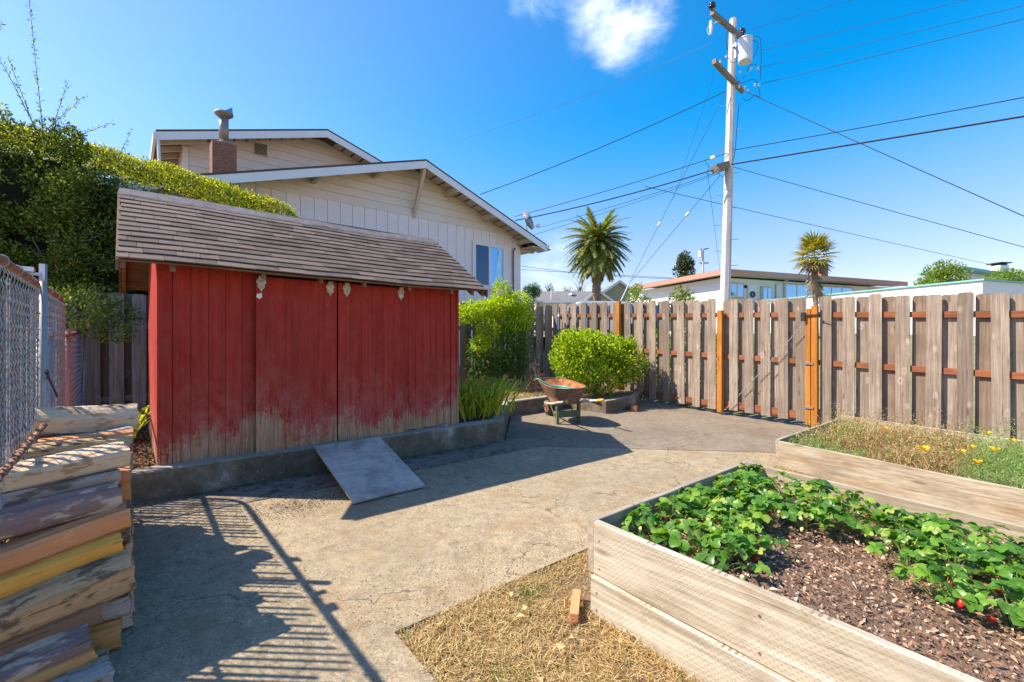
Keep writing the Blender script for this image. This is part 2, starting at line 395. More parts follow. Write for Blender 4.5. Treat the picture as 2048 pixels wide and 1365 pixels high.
# red shed paint worn to bare wood near the bottom
def redpaint():
    s = NT('worn_red_paint')
    pos = s.n("ShaderNodeNewGeometry").outputs['Position']; z = s.n("ShaderNodeSeparateXYZ", {0: pos}).outputs['Z']
    W_ = lambda a, b, c: s.coord((a, b, c), 'World', rand=False)
    paint = s.ramp(s.noise(W_(24, 24, 1.2), 1, 6), [(.3, (.30, .025, .018)), (.7, (.43, .046, .03))])
    paint = s.mix(1.0, paint, s.ramp(s.objrand(), [(0, (.93,.93,.93)), (1, (1.05, 1.03, 1.03))]), 'MULTIPLY')
    zone = s.noise(W_(1.5, 1.5, 1.3), 1, 4, .55)                      # broad weathered areas
    low = s.mr(z, .40, 1.55, 1, 0)
    zw = s.math('ADD', s.math('MULTIPLY', s.math('SUBTRACT', zone, .5), 1.5), low)       # 0 top .. 1 bottom
    streak = s.noise(W_(48, 48, 2.6), 1, 7, .75); speck = s.noise(W_(75, 75, 32), 1, 6, .8); mott = s.noise(W_(9, 9, 5), 1, 7, .75)
    # chalking: a pale pink bloom
    ch = s.math('MULTIPLY', s.mr(mott, .38, .66), s.mr(zw, .25, .85, .12, .8))
    c = s.mix(ch, paint, (.50, .20, .155))
    # grime and bare wood
    bare = s.ramp(s.noise(W_(60, 60, 3), 1, 8, .75), [(.3, (.19, .10, .05)), (.5, (.40, .25, .14)), (.7, (.64, .47, .33))])
    t = s.math('ADD', s.math('ADD', s.math('MULTIPLY', streak, .34), s.math('MULTIPLY', speck, .4)), s.math('MULTIPLY', mott, .26))
    w = s.math('ADD', t, s.math('MULTIPLY', s.math('SUBTRACT', zw, .74), .5))
    c = s.mix(s.mr(w, .50, .57, 0, .92), c, bare)
    # pale fibres and scratches everywhere
    c = s.mix(s.mr(s.math('ADD', s.noise(W_(90, 90, 5), 1, 5, .85), s.math('MULTIPLY', low, .06)), .665, .70, 0, .7), c, (.62, .42, .35))
    c = s.mix(s.mr(s.noise(W_(70, 70, 1.2), 1, 4, .7), .36, .30, 0, .6), c, (.12, .02, .015))
    s.set(Base_Color=c, Roughness=.82, Normal=s.bump(s.math('ADD', streak, speck), .5, .003)); s.p.inputs['Specular IOR Level'].default_value = .12
    return s.mat
M['red'] = redpaint()
def shingle(name, c1, c2):
    s = NT(name); v = s.coord((1,1,1))
    g = s.noise(v, 160, 3, .8); b = s.noise(v, 4, 5)
    c = s.ramp(s.objrand(), [(0, c1), (1, c2)])
    c = s.mix(s.mr(b, .4, .7, 0, .4), c, tuple(x*1.35 for x in c2))
    c = s.mix(s.mr(g, .3, .7, 0, 1), s.mix(1, c, (.6,.6,.6), 'MULTIPLY'), s.mix(1, c, (1.35,1.33,1.3), 'MULTIPLY'))
    s.set(Base_Color=c, Roughness=.95, Normal=s.bump(g, .5, .003)); return s.mat
M['shingle'] = shingle('asphalt_shingle', (.055, .04, .032), (.165, .12, .097))
M['roof_dark'] = shingle('dark_house_roof', (.09, .06, .045), (.13, .09, .07))
M['roof_grey'] = shingle('grey_house_roof', (.13, .13, .135), (.17, .17, .175))
M['ridge'] = plain('ridge_cap_felt', (.19, .165, .16), .9, 0, .25, 10)
M['cream'] = plain('cream_siding_paint', (.74, .645, .565), .7, 0, .05, 3)
M['offwhite'] = plain('off_white_panel_paint', (.8, .735, .72), .7, 0, .04, 3)
M['fascia'] = plain('white_fascia_paint', (.74, .76, .78), .6, 0, .05, 3)
M['soffit'] = plain('tan_soffit_paint', (.58, .46, .34), .8, 0, .06, 3)
M['white'] = plain('white_paint', (.78, .77, .74), .6, 0, .05, 3)
M['terracotta'] = plain('terracotta_fascia_paint', (.5, .235, .165), .6, 0, .06, 3)
M['olive'] = plain('sage_green_siding', (.36, .38, .24), .8, 0, .05, 2)
M['teal'] = plain('teal_trim_paint', (.22, .48, .45), .6, 0, .05, 2)
M['dark'] = plain('dark_backing', (.02, .018, .016), .9)
M['brick'] = plain('brown_brick', (.26, .12, .08), .9, 0, .35, 8)
M['brick2'] = plain('orange_brick', (.47, .16, .08), .9, 0, .2, 5)
M['mortar'] = plain('mortar', (.3, .26, .22), .95)
M['metal'] = plain('galvanised_steel', (.55, .57, .6), .35, .9, .12, 20)
M['flue'] = plain('dull_flue_steel', (.3, .25, .22), .5, .7, .25, 20)
M['wire_galv'] = plain('galvanised_wire', (.42, .41, .4), .38, .6, .3, 40)
M['pipe'] = plain('grey_pipe', (.3, .3, .31), .5, .3, .12, 20)
M['rust'] = plain('rusty_pipe', (.25, .125, .075), .8, .2, .45, 18)
M['slat'] = plain('weathered_privacy_slat', (.12, .125, .115), .6, 0, .3, 6)
M['black'] = plain('black_rubber', (.015, .015, .017), .6)
M['cable'] = plain('black_cable', (.03, .035, .045), .6)
M['porcelain'] = plain('brown_porcelain', (.035, .02, .02), .2)
M['transf'] = plain('pale_transformer_paint', (.66, .68, .72), .4, .1, .08, 5)
M['polewood'] = wood('silvered_pole_wood', (.38, .35, .33), (.58, .55, .53), (.74, .72, .7), 'Z', knots=False, grain=18, tint=0)
M['armwood'] = wood('crossarm_wood', (.12, .1, .07), (.24, .2, .15), (.35, .3, .22), 'X', knots=False, tint=.1)
M['yellow'] = plain('yellow_grip', (.75, .43, .04), .5)
M['hose'] = plain('green_hose', (.08, .36, .27), .35)
M['carwhite'] = plain('white_car_paint', (.8, .8, .8), .2, 0, .01)
M['carblue'] = plain('dark_blue_car_paint', (.02, .03, .06), .2, 0, .01)
M['brassy'] = plain('dull_hanger_metal', (.5, .45, .36), .6, .4, .35, 30)
def glass(name, c=(.02,.03,.04)):
    s = NT(name); s.set(Base_Color=(.17, .36, .56, 1), Roughness=.05, Metallic=1.0)
    return s.mat
M['glass'] = glass('window_glass')
def traymat():
    s = NT('rusted_tray'); v = s.coord((1,1,1)); a = s.noise(v, 9, 7, .7); b = s.noise(v, 40, 4, .7)
    c = s.ramp(a, [(.3, (.1, .045, .025)), (.5, (.36, .11, .03)), (.62, (.5, .2, .06)), (.75, (.62, .5, .38))])
    s.set(Base_Color=c, Roughness=.8, Normal=s.bump(b, .5, .003)); return s.mat
M['tray'] = traymat()
def trayout():
    s = NT('tray_outside_paint'); v = s.coord((1,1,1)); a = s.noise(v, 7, 7, .7)
    c = s.ramp(a, [(.35, (.16, .075, .045)), (.55, (.23, .12, .07)), (.68, (.2, .22, .12))])
    s.set(Base_Color=c, Roughness=.8); return s.mat
M['trayout'] = trayout()
# foliage
M['hedge'] = leafmat('hedge_leaf', (.02, .045, .012), (.055, .10, .018), (.17, .2, .035), .3)
M['hedge_top'] = leafmat('hedge_yellow_leaf', (.18, .22, .02), (.42, .42, .035), (.7, .62, .07), .45)  # bright yellow-green leaves, mostly towards the hedge top
M['tree'] = leafmat('tree_leaf', (.05, .09, .016), (.18, .24, .03), (.42, .42, .09), .4)
M['glass_dim'] = glass('dark_reflection_glass')  # darker tint stands in for a dark reflection in the pane
M['glass_dim'].node_tree.nodes['Principled BSDF'].inputs['Base Color'].default_value = (.05, .085, .13, 1)
M['core'] = plain('dark_core_fill', (.018, .022, .01), 1)  # near-black fill of the boxes that block light inside foliage
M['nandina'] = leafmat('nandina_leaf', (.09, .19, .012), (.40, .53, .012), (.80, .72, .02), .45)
M['nandina_dark'] = leafmat('nandina_low_leaf', (.045, .11, .02), (.10, .2, .03), (.2, .32, .04), .4)  # darker leaf tone for the lower mass
M['shrub'] = leafmat('glossy_shrub_leaf', (.045, .13, .010), (.33, .50, .018), (.74, .68, .03), .38, .25)
M['lily'] = leafmat('lily_blade', (.14, .26, .02), (.46, .5, .05), (.9, .66, .12), .5)
M['grass'] = leafmat('green_blade', (.08, .16, .02), (.15, .26, .03), None, .4)
M['straw'] = leafmat('straw_blade', (.22, .13, .045), (.52, .36, .15), (.76, .6, .33), .25, .7)
M['drystem'] = leafmat('dry_stem', (.2, .09, .04), (.42, .25, .11), (.66, .52, .27), .2, .8)
M['litter'] = leafmat('leaf_litter', (.05, .025, .015), (.16, .08, .045), (.3, .2, .12), .1, .9)
M['chip'] = leafmat('mulch_chip', (.11, .055, .03), (.36, .21, .125), (.68, .5, .36), .05, .95)
M['feather'] = leafmat('poppy_foliage', (.14, .25, .05), (.25, .36, .1), (.38, .44, .2), .35)
M['poppy'] = leafmat('poppy_petal', (.85, .3, .01), (.95, .5, .01), None, .3)
M['palm'] = leafmat('palm_leaflet', (.06, .09, .018), (.17, .2, .04), (.42, .4, .12), .3)
M['palm_old'] = leafmat('dead_palm_leaflet', (.13, .1, .06), (.26, .2, .12), None, .15)
M['fanpalm'] = leafmat('fan_palm_leaf', (.13, .17, .02), (.28, .27, .03), (.6, .38, .03), .3)
M['conifer'] = leafmat('conifer_needle', (.03, .05, .02), (.07, .095, .04), (.11, .13, .05), .15)
M['roundbush'] = leafmat('dark_bush_leaf', (.025, .06, .015), (.05, .11, .02), (.09, .16, .03), .25)
M['yhedge'] = leafmat('yellow_green_hedge_leaf', (.1, .17, .02), (.2, .28, .03), (.36, .4, .05), .35)
M['bark'] = plain('bark', (.16, .12, .09), .95, 0, .35, 12, .5)
M['palmbark'] = plain('palm_trunk_bark', (.2, .14, .095), .95, 0, .45, 9, .6)
def strawleaf():
    s = NT('strawberry_leaf')
    v = s.coord((1,1,1)); i = s.objrand()
    c = s.ramp(i, [(0, (.035, .12, .014)), (.45, (.09, .24, .02)), (.85, (.2, .38, .04)), (1, (.42, .45, .08))])
    c = s.mix(s.mr(s.noise(v, 60, 3), .4, .7, 0, .35), c, (.24, .4, .05))
    s.set(Base_Color=c, Roughness=.38)
    tr = s.n("ShaderNodeBsdfTranslucent", {'Color': s.mix(1.0, c, (1.5, 1.5, .6), 'MULTIPLY')})
    mx = s.n("ShaderNodeMixShader", {0: .35, 1: s.p.outputs[0], 2: tr.outputs[0]})
    s.t.links.new(mx.outputs[0], s.out.inputs[0]); return s.mat
M['strawleaf'] = strawleaf()
M['stem'] = plain('leaf_stem', (.22, .26, .07), .6)
M['berry'] = plain('ripe_berry', (.65, .03, .015), .3, 0, .2, 60)
M['berry_pale'] = plain('unripe_berry', (.62, .58, .25), .4, 0, .15, 60)
# split logs
def logmat(name, c1, c2, c3, bark=None):
    s = NT(name); v = s.coord((1, 1, 1)); vs = s.coord((4.5, 60, 60)); b = s.coord((7, 18, 18))
    f = s.noise(vs, 1, 9, .75, .12); g = s.noise(b, 1, 6, .65)
    mid_ = tuple((a_+2*b_)/3 for a_, b_ in zip(c1, c2)); hi_ = tuple((a_+2*b_)/3 for a_, b_ in zip(c3, c2))
    c = s.ramp(f, [(.3, mid_), (.5, c2), (.7, hi_)])
    if bark: c = s.mix(s.mr(g, .52, .58, 0, .85), c, bark)
    c = s.mix(s.mr(s.noise(s.coord((3, 85, 85)), 1, 6, .65), .62, .66, 0, .85), c, tuple(x*.3 for x in c1))
    c = s.mix(s.mr(s.noise(s.coord((6, 26, 26)), 1, 6, .8, .3), .60, .66, 0, .35), c, tuple(min(1, x*1.3) for x in c3))
    s.set(Base_Color=c, Roughness=.85, Normal=s.bump(s.math('ADD', f, g), .9, .008)); s.p.inputs['Specular IOR Level'].default_value = .2
    return s.mat
M['log_pale'] = logmat('pale_split_wood', (.36, .22, .12), (.7, .52, .34), (.86, .72, .54), (.36, .2, .11))
M['log_grey'] = logmat('grey_split_wood', (.22, .17, .13), (.42, .35, .3), (.62, .54, .49), (.15, .11, .08))
M['log_bark'] = logmat('mauve_bark', (.14, .08, .065), (.3, .19, .165), (.46, .33, .3), (.62, .5, .38))
M['log_orange'] = logmat('orange_split_wood', (.45, .17, .075), (.72, .31, .14), (.8, .42, .22))
M['log_yellow'] = logmat('yellow_split_wood', (.46, .17, .03), (.88, .43, .08), (.94, .55, .17), None)
M['log_tan'] = logmat('tan_streaked_wood', (.22, .13, .06), (.52, .34, .18), (.8, .64, .43), (.11, .085, .06))
M['log_brown'] = logmat('brown_split_wood', (.14, .07, .04), (.28, .16, .09), (.4, .27, .17))
M['log_honey'] = logmat('honey_split_wood', (.44, .17, .05), (.74, .34, .11), (.85, .47, .2))
def endgrain():
    s = NT('log_end_grain'); v = s.coord((1,1,1))
    f = s.noise(v, 30, 6, .7); w = s.n("ShaderNodeTexWave", {'Vector': s.coord((1, 1, 1)), 'Scale': 18.0, 'Distortion': 6.0, 'Detail': 3.0}, wave_type='RINGS').outputs['Fac']
    c = s.mix(s.math('MULTIPLY', w, .5), s.ramp(f, [(.3, (.2, .12, .07)), (.7, (.42, .29, .18))]), (.16, .09, .05))
    s.set(Base_Color=c, Roughness=.9, Normal=s.bump(f, .6, .005)); return s.mat
M['log_end'] = endgrain()

# ------------------------------------------------------------------ the ground
def terrain(x, y):
    z = G(max(-3, min(x, 9)), max(-3, min(y, 5)))-.06
    ox = max(0, x-9.6); oy = max(0, y-9.2)
    d = math.hypot(ox, oy)
    return z+min(1.75, d*.24)
xs = [-300, -120, -60, -30, -15, -8, -5, -3, 0, 3, 6, 9, 9.6]+[9.6+i*1.0 for i in range(1, 10)]+[22, 30, 45, 70, 120, 240, 500]
ys = [-300, -100, -40, -15, -6, -3, 0, 3, 5, 9.2]+[9.2+i*1.0 for i in range(1, 10)]+[22, 30, 45, 70, 120, 240, 500]
mb = MB(); nx = len(xs)
mb.add([(x, y, terrain(x, y)) for y in ys for x in xs], [(j*nx+i, j*nx+i+1, (j+1)*nx+i+1, (j+1)*nx+i) for j in range(len(ys)-1) for i in range(nx-1)])
mb.build('ground', M['earth'], smooth=True, kind='structure')

def slab(name, poly, mat, dz=0.0, th=.08, kind='structure', jitter=0):
    mb = MB(); n = len(poly)
    mb.add([(x, y, G(x, y)+dz-th) for x, y in poly]+[(x, y, G(x, y)+dz) for x, y in poly],
           [tuple(range(n))[::-1], tuple(range(n, 2*n))]+[(i, (i+1) % n, n+(i+1) % n, n+i) for i in range(n)])
    return mb.build(name, mat, kind=kind)
slab('patio', [(-3, -3), (1.01, -3), (1.01, 2.09), (6.89, 2.09), (4.16, 4.335), (-3, 4.335)], M['patio'])
slab('patio_strip', [(-3, 4.347), (4.145, 4.347), (3.56, 4.828), (-3, 4.828)], M['grimy'], .003)
slab('concrete_apron', [(4.165, 4.345), (6.905, 2.095), (9.3, 2.095), (9.3, 6.0), (8.85, 5.93), (6.9, 6.34), (5.26, 6.22), (3.97, 4.83), (3.578, 4.828)], M['apron'], .001)
slab('lawn_soil', [(1.016, -3), (12, -3), (12, 2.085), (1.016, 2.085)], M['lawn'], -.012)

# curb
def curb(name, pts, top, th, mat, base=-.05):
    mb = MB(); P = [Vector((x, y, 0)) for x, y in pts]; n = len(P); off = []
    for i, p in enumerate(P):
        a = (P[i]-P[i-1]).normalized() if i else None; b = (P[i+1]-P[i]).normalized() if i < n-1 else None
        na = Vector((-a.y, a.x, 0)) if a else None; nb = Vector((-b.y, b.x, 0)) if b else None
        m_ = (na+nb).normalized() if a and b else (na or nb)
        k = 1/m_.dot(na) if a and b else 1
        off.append(p+m_*th*k)
    rings = []
    for i in range(n):
        p, q = P[i], off[i]; d = (q-p)*.08
        rings += [(p.x, p.y, G(p.x, p.y)+base), (p.x+d.x*.2, p.y+d.y*.2, top-.015), (p.x+d.x*1.2, p.y+d.y*1.2, top), (q.x, q.y, top), (q.x, q.y, G(q.x, q.y)+base)]
    fs = []
    for i in range(n-1):
        for k in range(4): fs.append((i*5+k, (i+1)*5+k, (i+1)*5+k+1, i*5+k+1))
    fs += [(0,1,2,3,4), tuple((n-1)*5+k for k in (4,3,2,1,0))]
    mb.add(rings, fs); return mb.build(name, mat, kind='structure')
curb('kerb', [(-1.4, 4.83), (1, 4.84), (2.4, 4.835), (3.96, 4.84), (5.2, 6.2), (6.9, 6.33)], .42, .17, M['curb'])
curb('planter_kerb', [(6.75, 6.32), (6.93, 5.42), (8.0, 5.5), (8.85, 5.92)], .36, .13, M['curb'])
# planting bed soil, slightly uneven
rng = random.Random(3)
def soil_patch(name, poly_fn, x0, x1, y0, y1, z, mat, nx=40, ny=24, amp=.02):
    mb = MB(); r = random.Random(5)
    vs = []
    for j in range(ny+1):
        for i in range(nx+1):
            x = x0+(x1-x0)*i/nx; y = y0+(y1-y0)*j/ny
            vs.append((x, y, z(x, y)+r.uniform(-amp, amp)))
    fs = []
    for j in range(ny):
        for i in range(nx):
            cx = x0+(x1-x0)*(i+.5)/nx; cy = y0+(y1-y0)*(j+.5)/ny
            if poly_fn(cx, cy): fs.append((j*(nx+1)+i, j*(nx+1)+i+1, (j+1)*(nx+1)+i+1, (j+1)*(nx+1)+i))
    mb.add(vs, fs); return mb.build(name, mat, smooth=True, kind='structure')
def in_terrace(x, y):
    if x < 3.96: return y > 4.95
    if x < 5.2: return y > 4.84+(x-3.96)*1.097+.06
    if x < 6.9: return y > 6.3
    return y > 5.5+max(0, x-8)*.5
soil_patch('planting_soil', in_terrace, -1.4, 8.92, 4.9, 9.1, lambda x, y: (.395 if x < 6.85 else .33)+.012*max(0, y-5), M['soil'], 90, 40, .012)
for nm, poly in (('street', [(13, -30), (60, -30), (60, 60), (13, 60)]),):
    mb = MB(); mb.add([tuple(W(f, r, 1.66)) for f, r in ((17.6, -14), (17.6, 30), (24, 30), (24, -14))], [(0, 3, 2, 1)])
    mb.build('road', M['asphalt'], kind='structure')

# ------------------------------------------------------------------ garden shed
shed = empty('garden_shed', (.2, 5, .41), label='weathered red wooden shed with sliding doors and shingled gable roof', cat='shed')
SO = Vector((.2, 5, .41))
def sp(mb, name, mat, parent=shed, o=SO, **k):   # build in world coordinates, origin moved to the parent's
    mb.v = [tuple(Vector(v)-o) for v in mb.v]
    return mb.build(name, mat, parent, **k)
r = random.Random(11)
def plank_row(parent, x0, x1, yf, th, z0, z1, w, holder_o=SO, ch=.0022, gap=.0012):
    n = max(1, round((x1-x0)/w)); w = (x1-x0)/n
    for i in range(n):
        a = x0+i*w+gap; b = x0+(i+1)*w-gap
        d = r.uniform(-.0004, .0004)
        mb = MB().cbox(a, b, yf+d, yf+th, z0+(r.uniform(0, .012)), z1, ch)
        mb.v = [tuple(Vector(v)-Vector(((a+b)/2, yf, z0))) for v in mb.v]
        mb.build('plank', M['red'], parent, loc=Vector(((a+b)/2, yf, z0))-holder_o)
wl = empty('front_wall', (0, 0, 0)); wl.parent = shed
sp(MB().box(.235, 3.27, 5.016, 5.03, .40, 2.17), 'sheathing', M['dark'], wl)
plank_row(wl, .312, .985, 5.0, .015, .41, 2.17, .127)
plank_row(wl, 2.50, 3.2, 5.0, .015, .42, 2.17, .1)
sp(MB().cbox(.205, .31, 4.985, 5.012, .38, 2.2, .004), 'corner_trim', M['red'])
sp(MB().cbox(3.202, 3.275, 4.985, 5.012, .42, 2.2, .004), 'corner_trim', M['red'])
sp(MB().cbox(3.277, 3.31, 4.97, 5.05, .43, 2.2, .004), 'corner_trim', M['red'])
# side and back walls with gable tops
RZ = 3.0; RY = 6.0; EZ = 2.155; EY = 4.70; BY = 2*RY-EY; SL = (RZ-EZ)/(RY-EY)
def roofz(y): return RZ-abs(y-RY)*SL
sw = empty('side_wall'); sw.parent = shed
n = 16
for i in range(n):
    a = 5.02+i*(1.96/n); b = a+1.96/n-.004
    mb = MB().add([(x, y, z) for x in (.207, .225) for y, z in ((a, .40), (b, .40), (b, roofz(b)-.07), (a, roofz(a)-.07))], [(0,3,2,1),(4,5,6,7),(0,1,5,4),(1,2,6,5),(2,3,7,6),(3,0,4,7)])
    mb.v = [tuple(Vector(v)-Vector((.207, a, .4))) for v in mb.v]
    mb.build('plank', M['red'], sw, loc=Vector((.207, a, .4))-SO)
mb = MB()
for x0, x1 in ((.227, .24), (3.26, 3.285)):
    mb.add([(x, y, z) for x in (x0, x1) for y, z in ((5.03, .40), (6.98, .40), (6.98, roofz(6.98)-.06), (RY, RZ-.06), (5.03, roofz(5.03)-.06))],
           [(4,3,2,1,0),(5,6,7,8,9),(0,1,6,5),(1,2,7,6),(2,3,8,7),(3,4,9,8),(4,0,5,9)])
mb.box(.22, 3.28, 6.98, 7.0, .4, 2.3)
sp(mb, 'rear_and_gable_walls', M['red'])
# sliding doors
for k, (a, b, z0) in enumerate(((.957, 1.728, .375), (1.742, 2.512, .385))):
    d = empty('sliding_door', (0, 0, 0)); d.parent = shed
    sp(MB().box(a+.004, b-.004, 4.957, 4.972, z0+.01, 2.125), 'door_frame', M['red'], d)
    plank_row(d, a, b, 4.942, .014, z0, 2.125, .129, ch=.0012, gap=.0005)
for x in (1.0, 1.655, 1.83, 2.47):
    z = 2.1
    s0 = 1.0
    prof = [(-.035, .0), (-.045, -.03), (-.03, -.055), (-.034, -.075), (-.012, -.1), (0, -.125), (.012, -.1), (.034, -.075), (.03, -.055), (.045, -.03), (.035, 0)]
    mb = MB().prism(prof, 0, .008, Matrix.Translation((x, 4.937, z)) @ Matrix.Rotation(R(90), 4, 'X'))
    mb.box(x-.025, x+.025, 4.915, 4.93, z-.01, z+.03)
    for dx in (-.022, .022): mb.tube([(x+dx, 4.93, z-.025), (x+dx, 4.922, z-.025)], .006, 6)
    sp(mb, 'door_hanger', M['brassy'])
sp(MB().tube([(.95, 4.90, 2.155), (3.2, 4.90, 2.16)], .012, 8), 'door_track', M['rust'])
mb = MB().prism([(-.02,0),(-.028,-.03),(0,-.05),(.024,-.03),(.02,.01)], 0, .004, Matrix.Translation((.985, 4.938, 1.955)) @ Matrix.Rotation(R(90), 4, 'X'))
sp(mb, 'paint_patch', M['white'])
# rafters
for x in (-.02, .30, .98, 1.5, 1.95, 2.48, 3.05, 3.36, 3.52):
    for sgn in (-1, 1):
        y1 = RY+sgn*(RY-EY-.03)
        mb = MB()
        vs = []
        for yy in (RY, y1):
            zt = roofz(yy)-.022
            for x_ in (x-.019, x+.019):
                vs += [(x_, yy, zt-.075), (x_, yy, zt)]
        mb.add(vs, [(0,1,3,2),(4,6,7,5),(0,4,5,1),(2,3,7,6),(1,5,7,3),(0,2,6,4)])
        sp(mb, 'rafter', M['brown_wood'])
RX0, RX1 = -.04, 3.55
def sag(x): return .006*math.sin(x*1.9+.5)+.003*math.sin(x*4.3)-.002
mb = MB()
nn = 12
for sgn in (-1, 1):
    vs = []
    for i in range(nn+1):
        x = RX0+(RX1-RX0)*i/nn
        for yy, dz in ((RY, -.02), (RY+sgn*(RY-EY-.01), -.02), (RY+sgn*(RY-EY-.01), -.034), (RY, -.034)):
            vs.append((x, yy, roofz(yy)+dz+sag(x)))
    fs = [(i*4+k, (i+1)*4+k, (i+1)*4+(k+1) % 4, i*4+(k+1) % 4) for i in range(nn) for k in range(4)]+[(0,1,2,3), tuple(nn*4+k for k in (3,2,1,0))]
    mb.add(vs, fs)
sp(mb, 'roof_deck', M['brown_wood'])
# shingles: thirteen courses, each shingle its own piece
courses = 14; slope_len = math.hypot(RY-EY, RZ-EZ); ex = slope_len/courses
dirv = Vector((0, (RY-EY), (RZ-EZ))).normalized(); nv = Vector((0, -dirv.z, dirv.y))
rooftop = empty('roof', (0,0,0)); rooftop.parent = shed
for c in range(courses):
    x = RX0-r.uniform(.02, .28)
    while x < RX1-.01:
        w = r.uniform(.14, .36); a = max(x+.0015, RX0-.012+r.uniform(-.006, .006)); b = min(x+w-.0015, RX1+.01); x += w
        if b-a < .03: continue
        s0 = c*ex-.02+r.uniform(-.003, .003); s1 = (c+1)*ex+.035
        th = r.uniform(.009, .014)
        E0 = Vector((0, EY, EZ))
        vs = []
        xm = (a+b)/2
        for xx in (a, b):
            bl = Vector((xx, 0, sag(xx)))
            lift0 = .017+r.uniform(-.002, .003); lift1 = .002
            vs += [E0+dirv*s0+nv*lift0+bl+nv*(-th), E0+dirv*s0+nv*lift0+bl, E0+dirv*s1+nv*lift1+bl, E0+dirv*s1+nv*(lift1-.003)+bl]
        o = Vector((xm, E0.y+dirv.y*s0, E0.z+dirv.z*s0))
        mb = MB().add([v-o for v in vs], [(0,1,2,3),(7,6,5,4),(0,4,5,1),(1,5,6,2),(2,6,7,3),(3,7,4,0)])
        mb.build('shingle', M['shingle'], rooftop, loc=o-SO)
mb = MB()
for c in range(courses):
    s0 = c*ex-.02; s1 = (c+1)*ex+.03
    d2 = Vector((0, -(RY-EY), (RZ-EZ))).normalized(); n2 = Vector((0, d2.z, -d2.y)); n2 = Vector((0, d2.z, abs(d2.y)))
    E2 = Vector((0, BY, EZ))
    vs = [E2+d2*s0+n2*.014, E2+d2*s0+n2*.004, E2+d2*s1+n2*.002]
    mb.add([v+Vector((xx, 0, sag(xx))) for xx in (RX0, RX1) for v in vs], [(0,2,5,3),(1,0,3,4),(2,1,4,5)])
sp(mb, 'rear_shingles', M['shingle'], rooftop, kind='stuff')
n = 12
for i in range(n):
    a = RX0-.01+i*(RX1-RX0+.02)/n; b = a+(RX1-RX0+.02)/n-.002
    vs = []
    for xx in (a, b):
        s_ = sag(xx)
        vs += [(xx, RY-.135, RZ-.135*SL+.016+s_), (xx, RY-.012, RZ+.03+s_), (xx, RY+.012, RZ+.03+s_), (xx, RY+.135, RZ-.135*SL+.016+s_), (xx, RY+.13, RZ-.135*SL+.008+s_), (xx, RY, RZ+.012+s_), (xx, RY-.13, RZ-.135*SL+.008+s_)]
    fs = [(k, (k+1) % 7, 7+(k+1) % 7, 7+k) for k in range(7)]+[tuple(range(7))[::-1], tuple(range(7, 14))]
    mb = MB().add(vs, fs); o = Vector((a, RY, RZ)); mb.v = [tuple(Vector(v)-o) for v in mb.v]
    mb.build('ridge_cap', M['ridge'], rooftop, loc=o-SO)
for yy, x_ in ((0, RX0-.022), (0, RX1+.012)):
    for sgn in (-1, 1):
        y1 = RY+sgn*(RY-EY+.0)
        mb = MB().add([(x_+dx, y_, roofz(y_)+dz+sag(x_)) for y_ in (RY, y1) for dx in (0, .018) for dz in (-.1, -.012)], [(0,1,3,2),(4,6,7,5),(0,4,5,1),(2,3,7,6),(1,5,7,3),(0,2,6,4)])
        sp(mb, 'verge_board', M['brown_wood'])

# plywood ramp leaning on the kerb
ra = [Vector((1.44, 4.77, .425)), Vector((2.14, 4.79, .425)), Vector((2.155, 3.808, G(2.15, 3.8)+.012)), Vector((1.455, 3.78, G(1.45, 3.78)+.012))]
nr = (ra[1]-ra[0]).cross(ra[3]-ra[0]).normalized(); nr = nr if nr.z > 0 else -nr
ux = (ra[1]-ra[0]).normalized(); uy = ux.cross(nr).normalized()*-1
mb = MB().add([p-ra[0] for p in ra]+[p-ra[0]+nr*.018 for p in ra], [(0,1,2,3),(7,6,5,4),(0,4,5,1),(1,5,6,2),(2,6,7,3),(3,7,4,0)])
mb.build('plywood_ramp', M['ply'], loc=ra[0], label='grey plywood sheet leaning from the kerb to the patio as a ramp', cat='ramp')

# ------------------------------------------------------------------ wooden fences
def fence_board(parent, x, y, z0, h, w, th, axis, mat, o, ear=.03, lean=0):
    """a dog-eared board; axis 'Y': face looks along -X, width along Y; axis 'X': width along X"""
    prof = [(-w/2, 0), (w/2, 0), (w/2, h-ear*1.1), (w/2-ear*.35, h-ear*.3), (w/2-ear, h), (-w/2+ear, h), (-w/2+ear*.35, h-ear*.3), (-w/2, h-ear*1.1)]
    vs = []
    for d in (0, th):
        for a, z in prof:
            vs.append((d, a, z) if axis == 'Y' else (a, d, z))
    n = len(prof)
    f = [tuple(range(n)), tuple(range(n, 2*n))[::-1]]+[(i, n+i, n+(i+1) % n, (i+1) % n) for i in range(n)]
    if axis == 'Y': f = [t[::-1] for t in f]
    return MB().add(vs, f).build('board', mat, parent, loc=Vector((x, y, z0))-o, rot=(lean, 0, 0) if axis == 'Y' else (0, lean, 0))
FX = 8.94
def ftop(y): return 2.13+.045*y
def fbot(y): return .045*y-.05
r = random.Random(21)
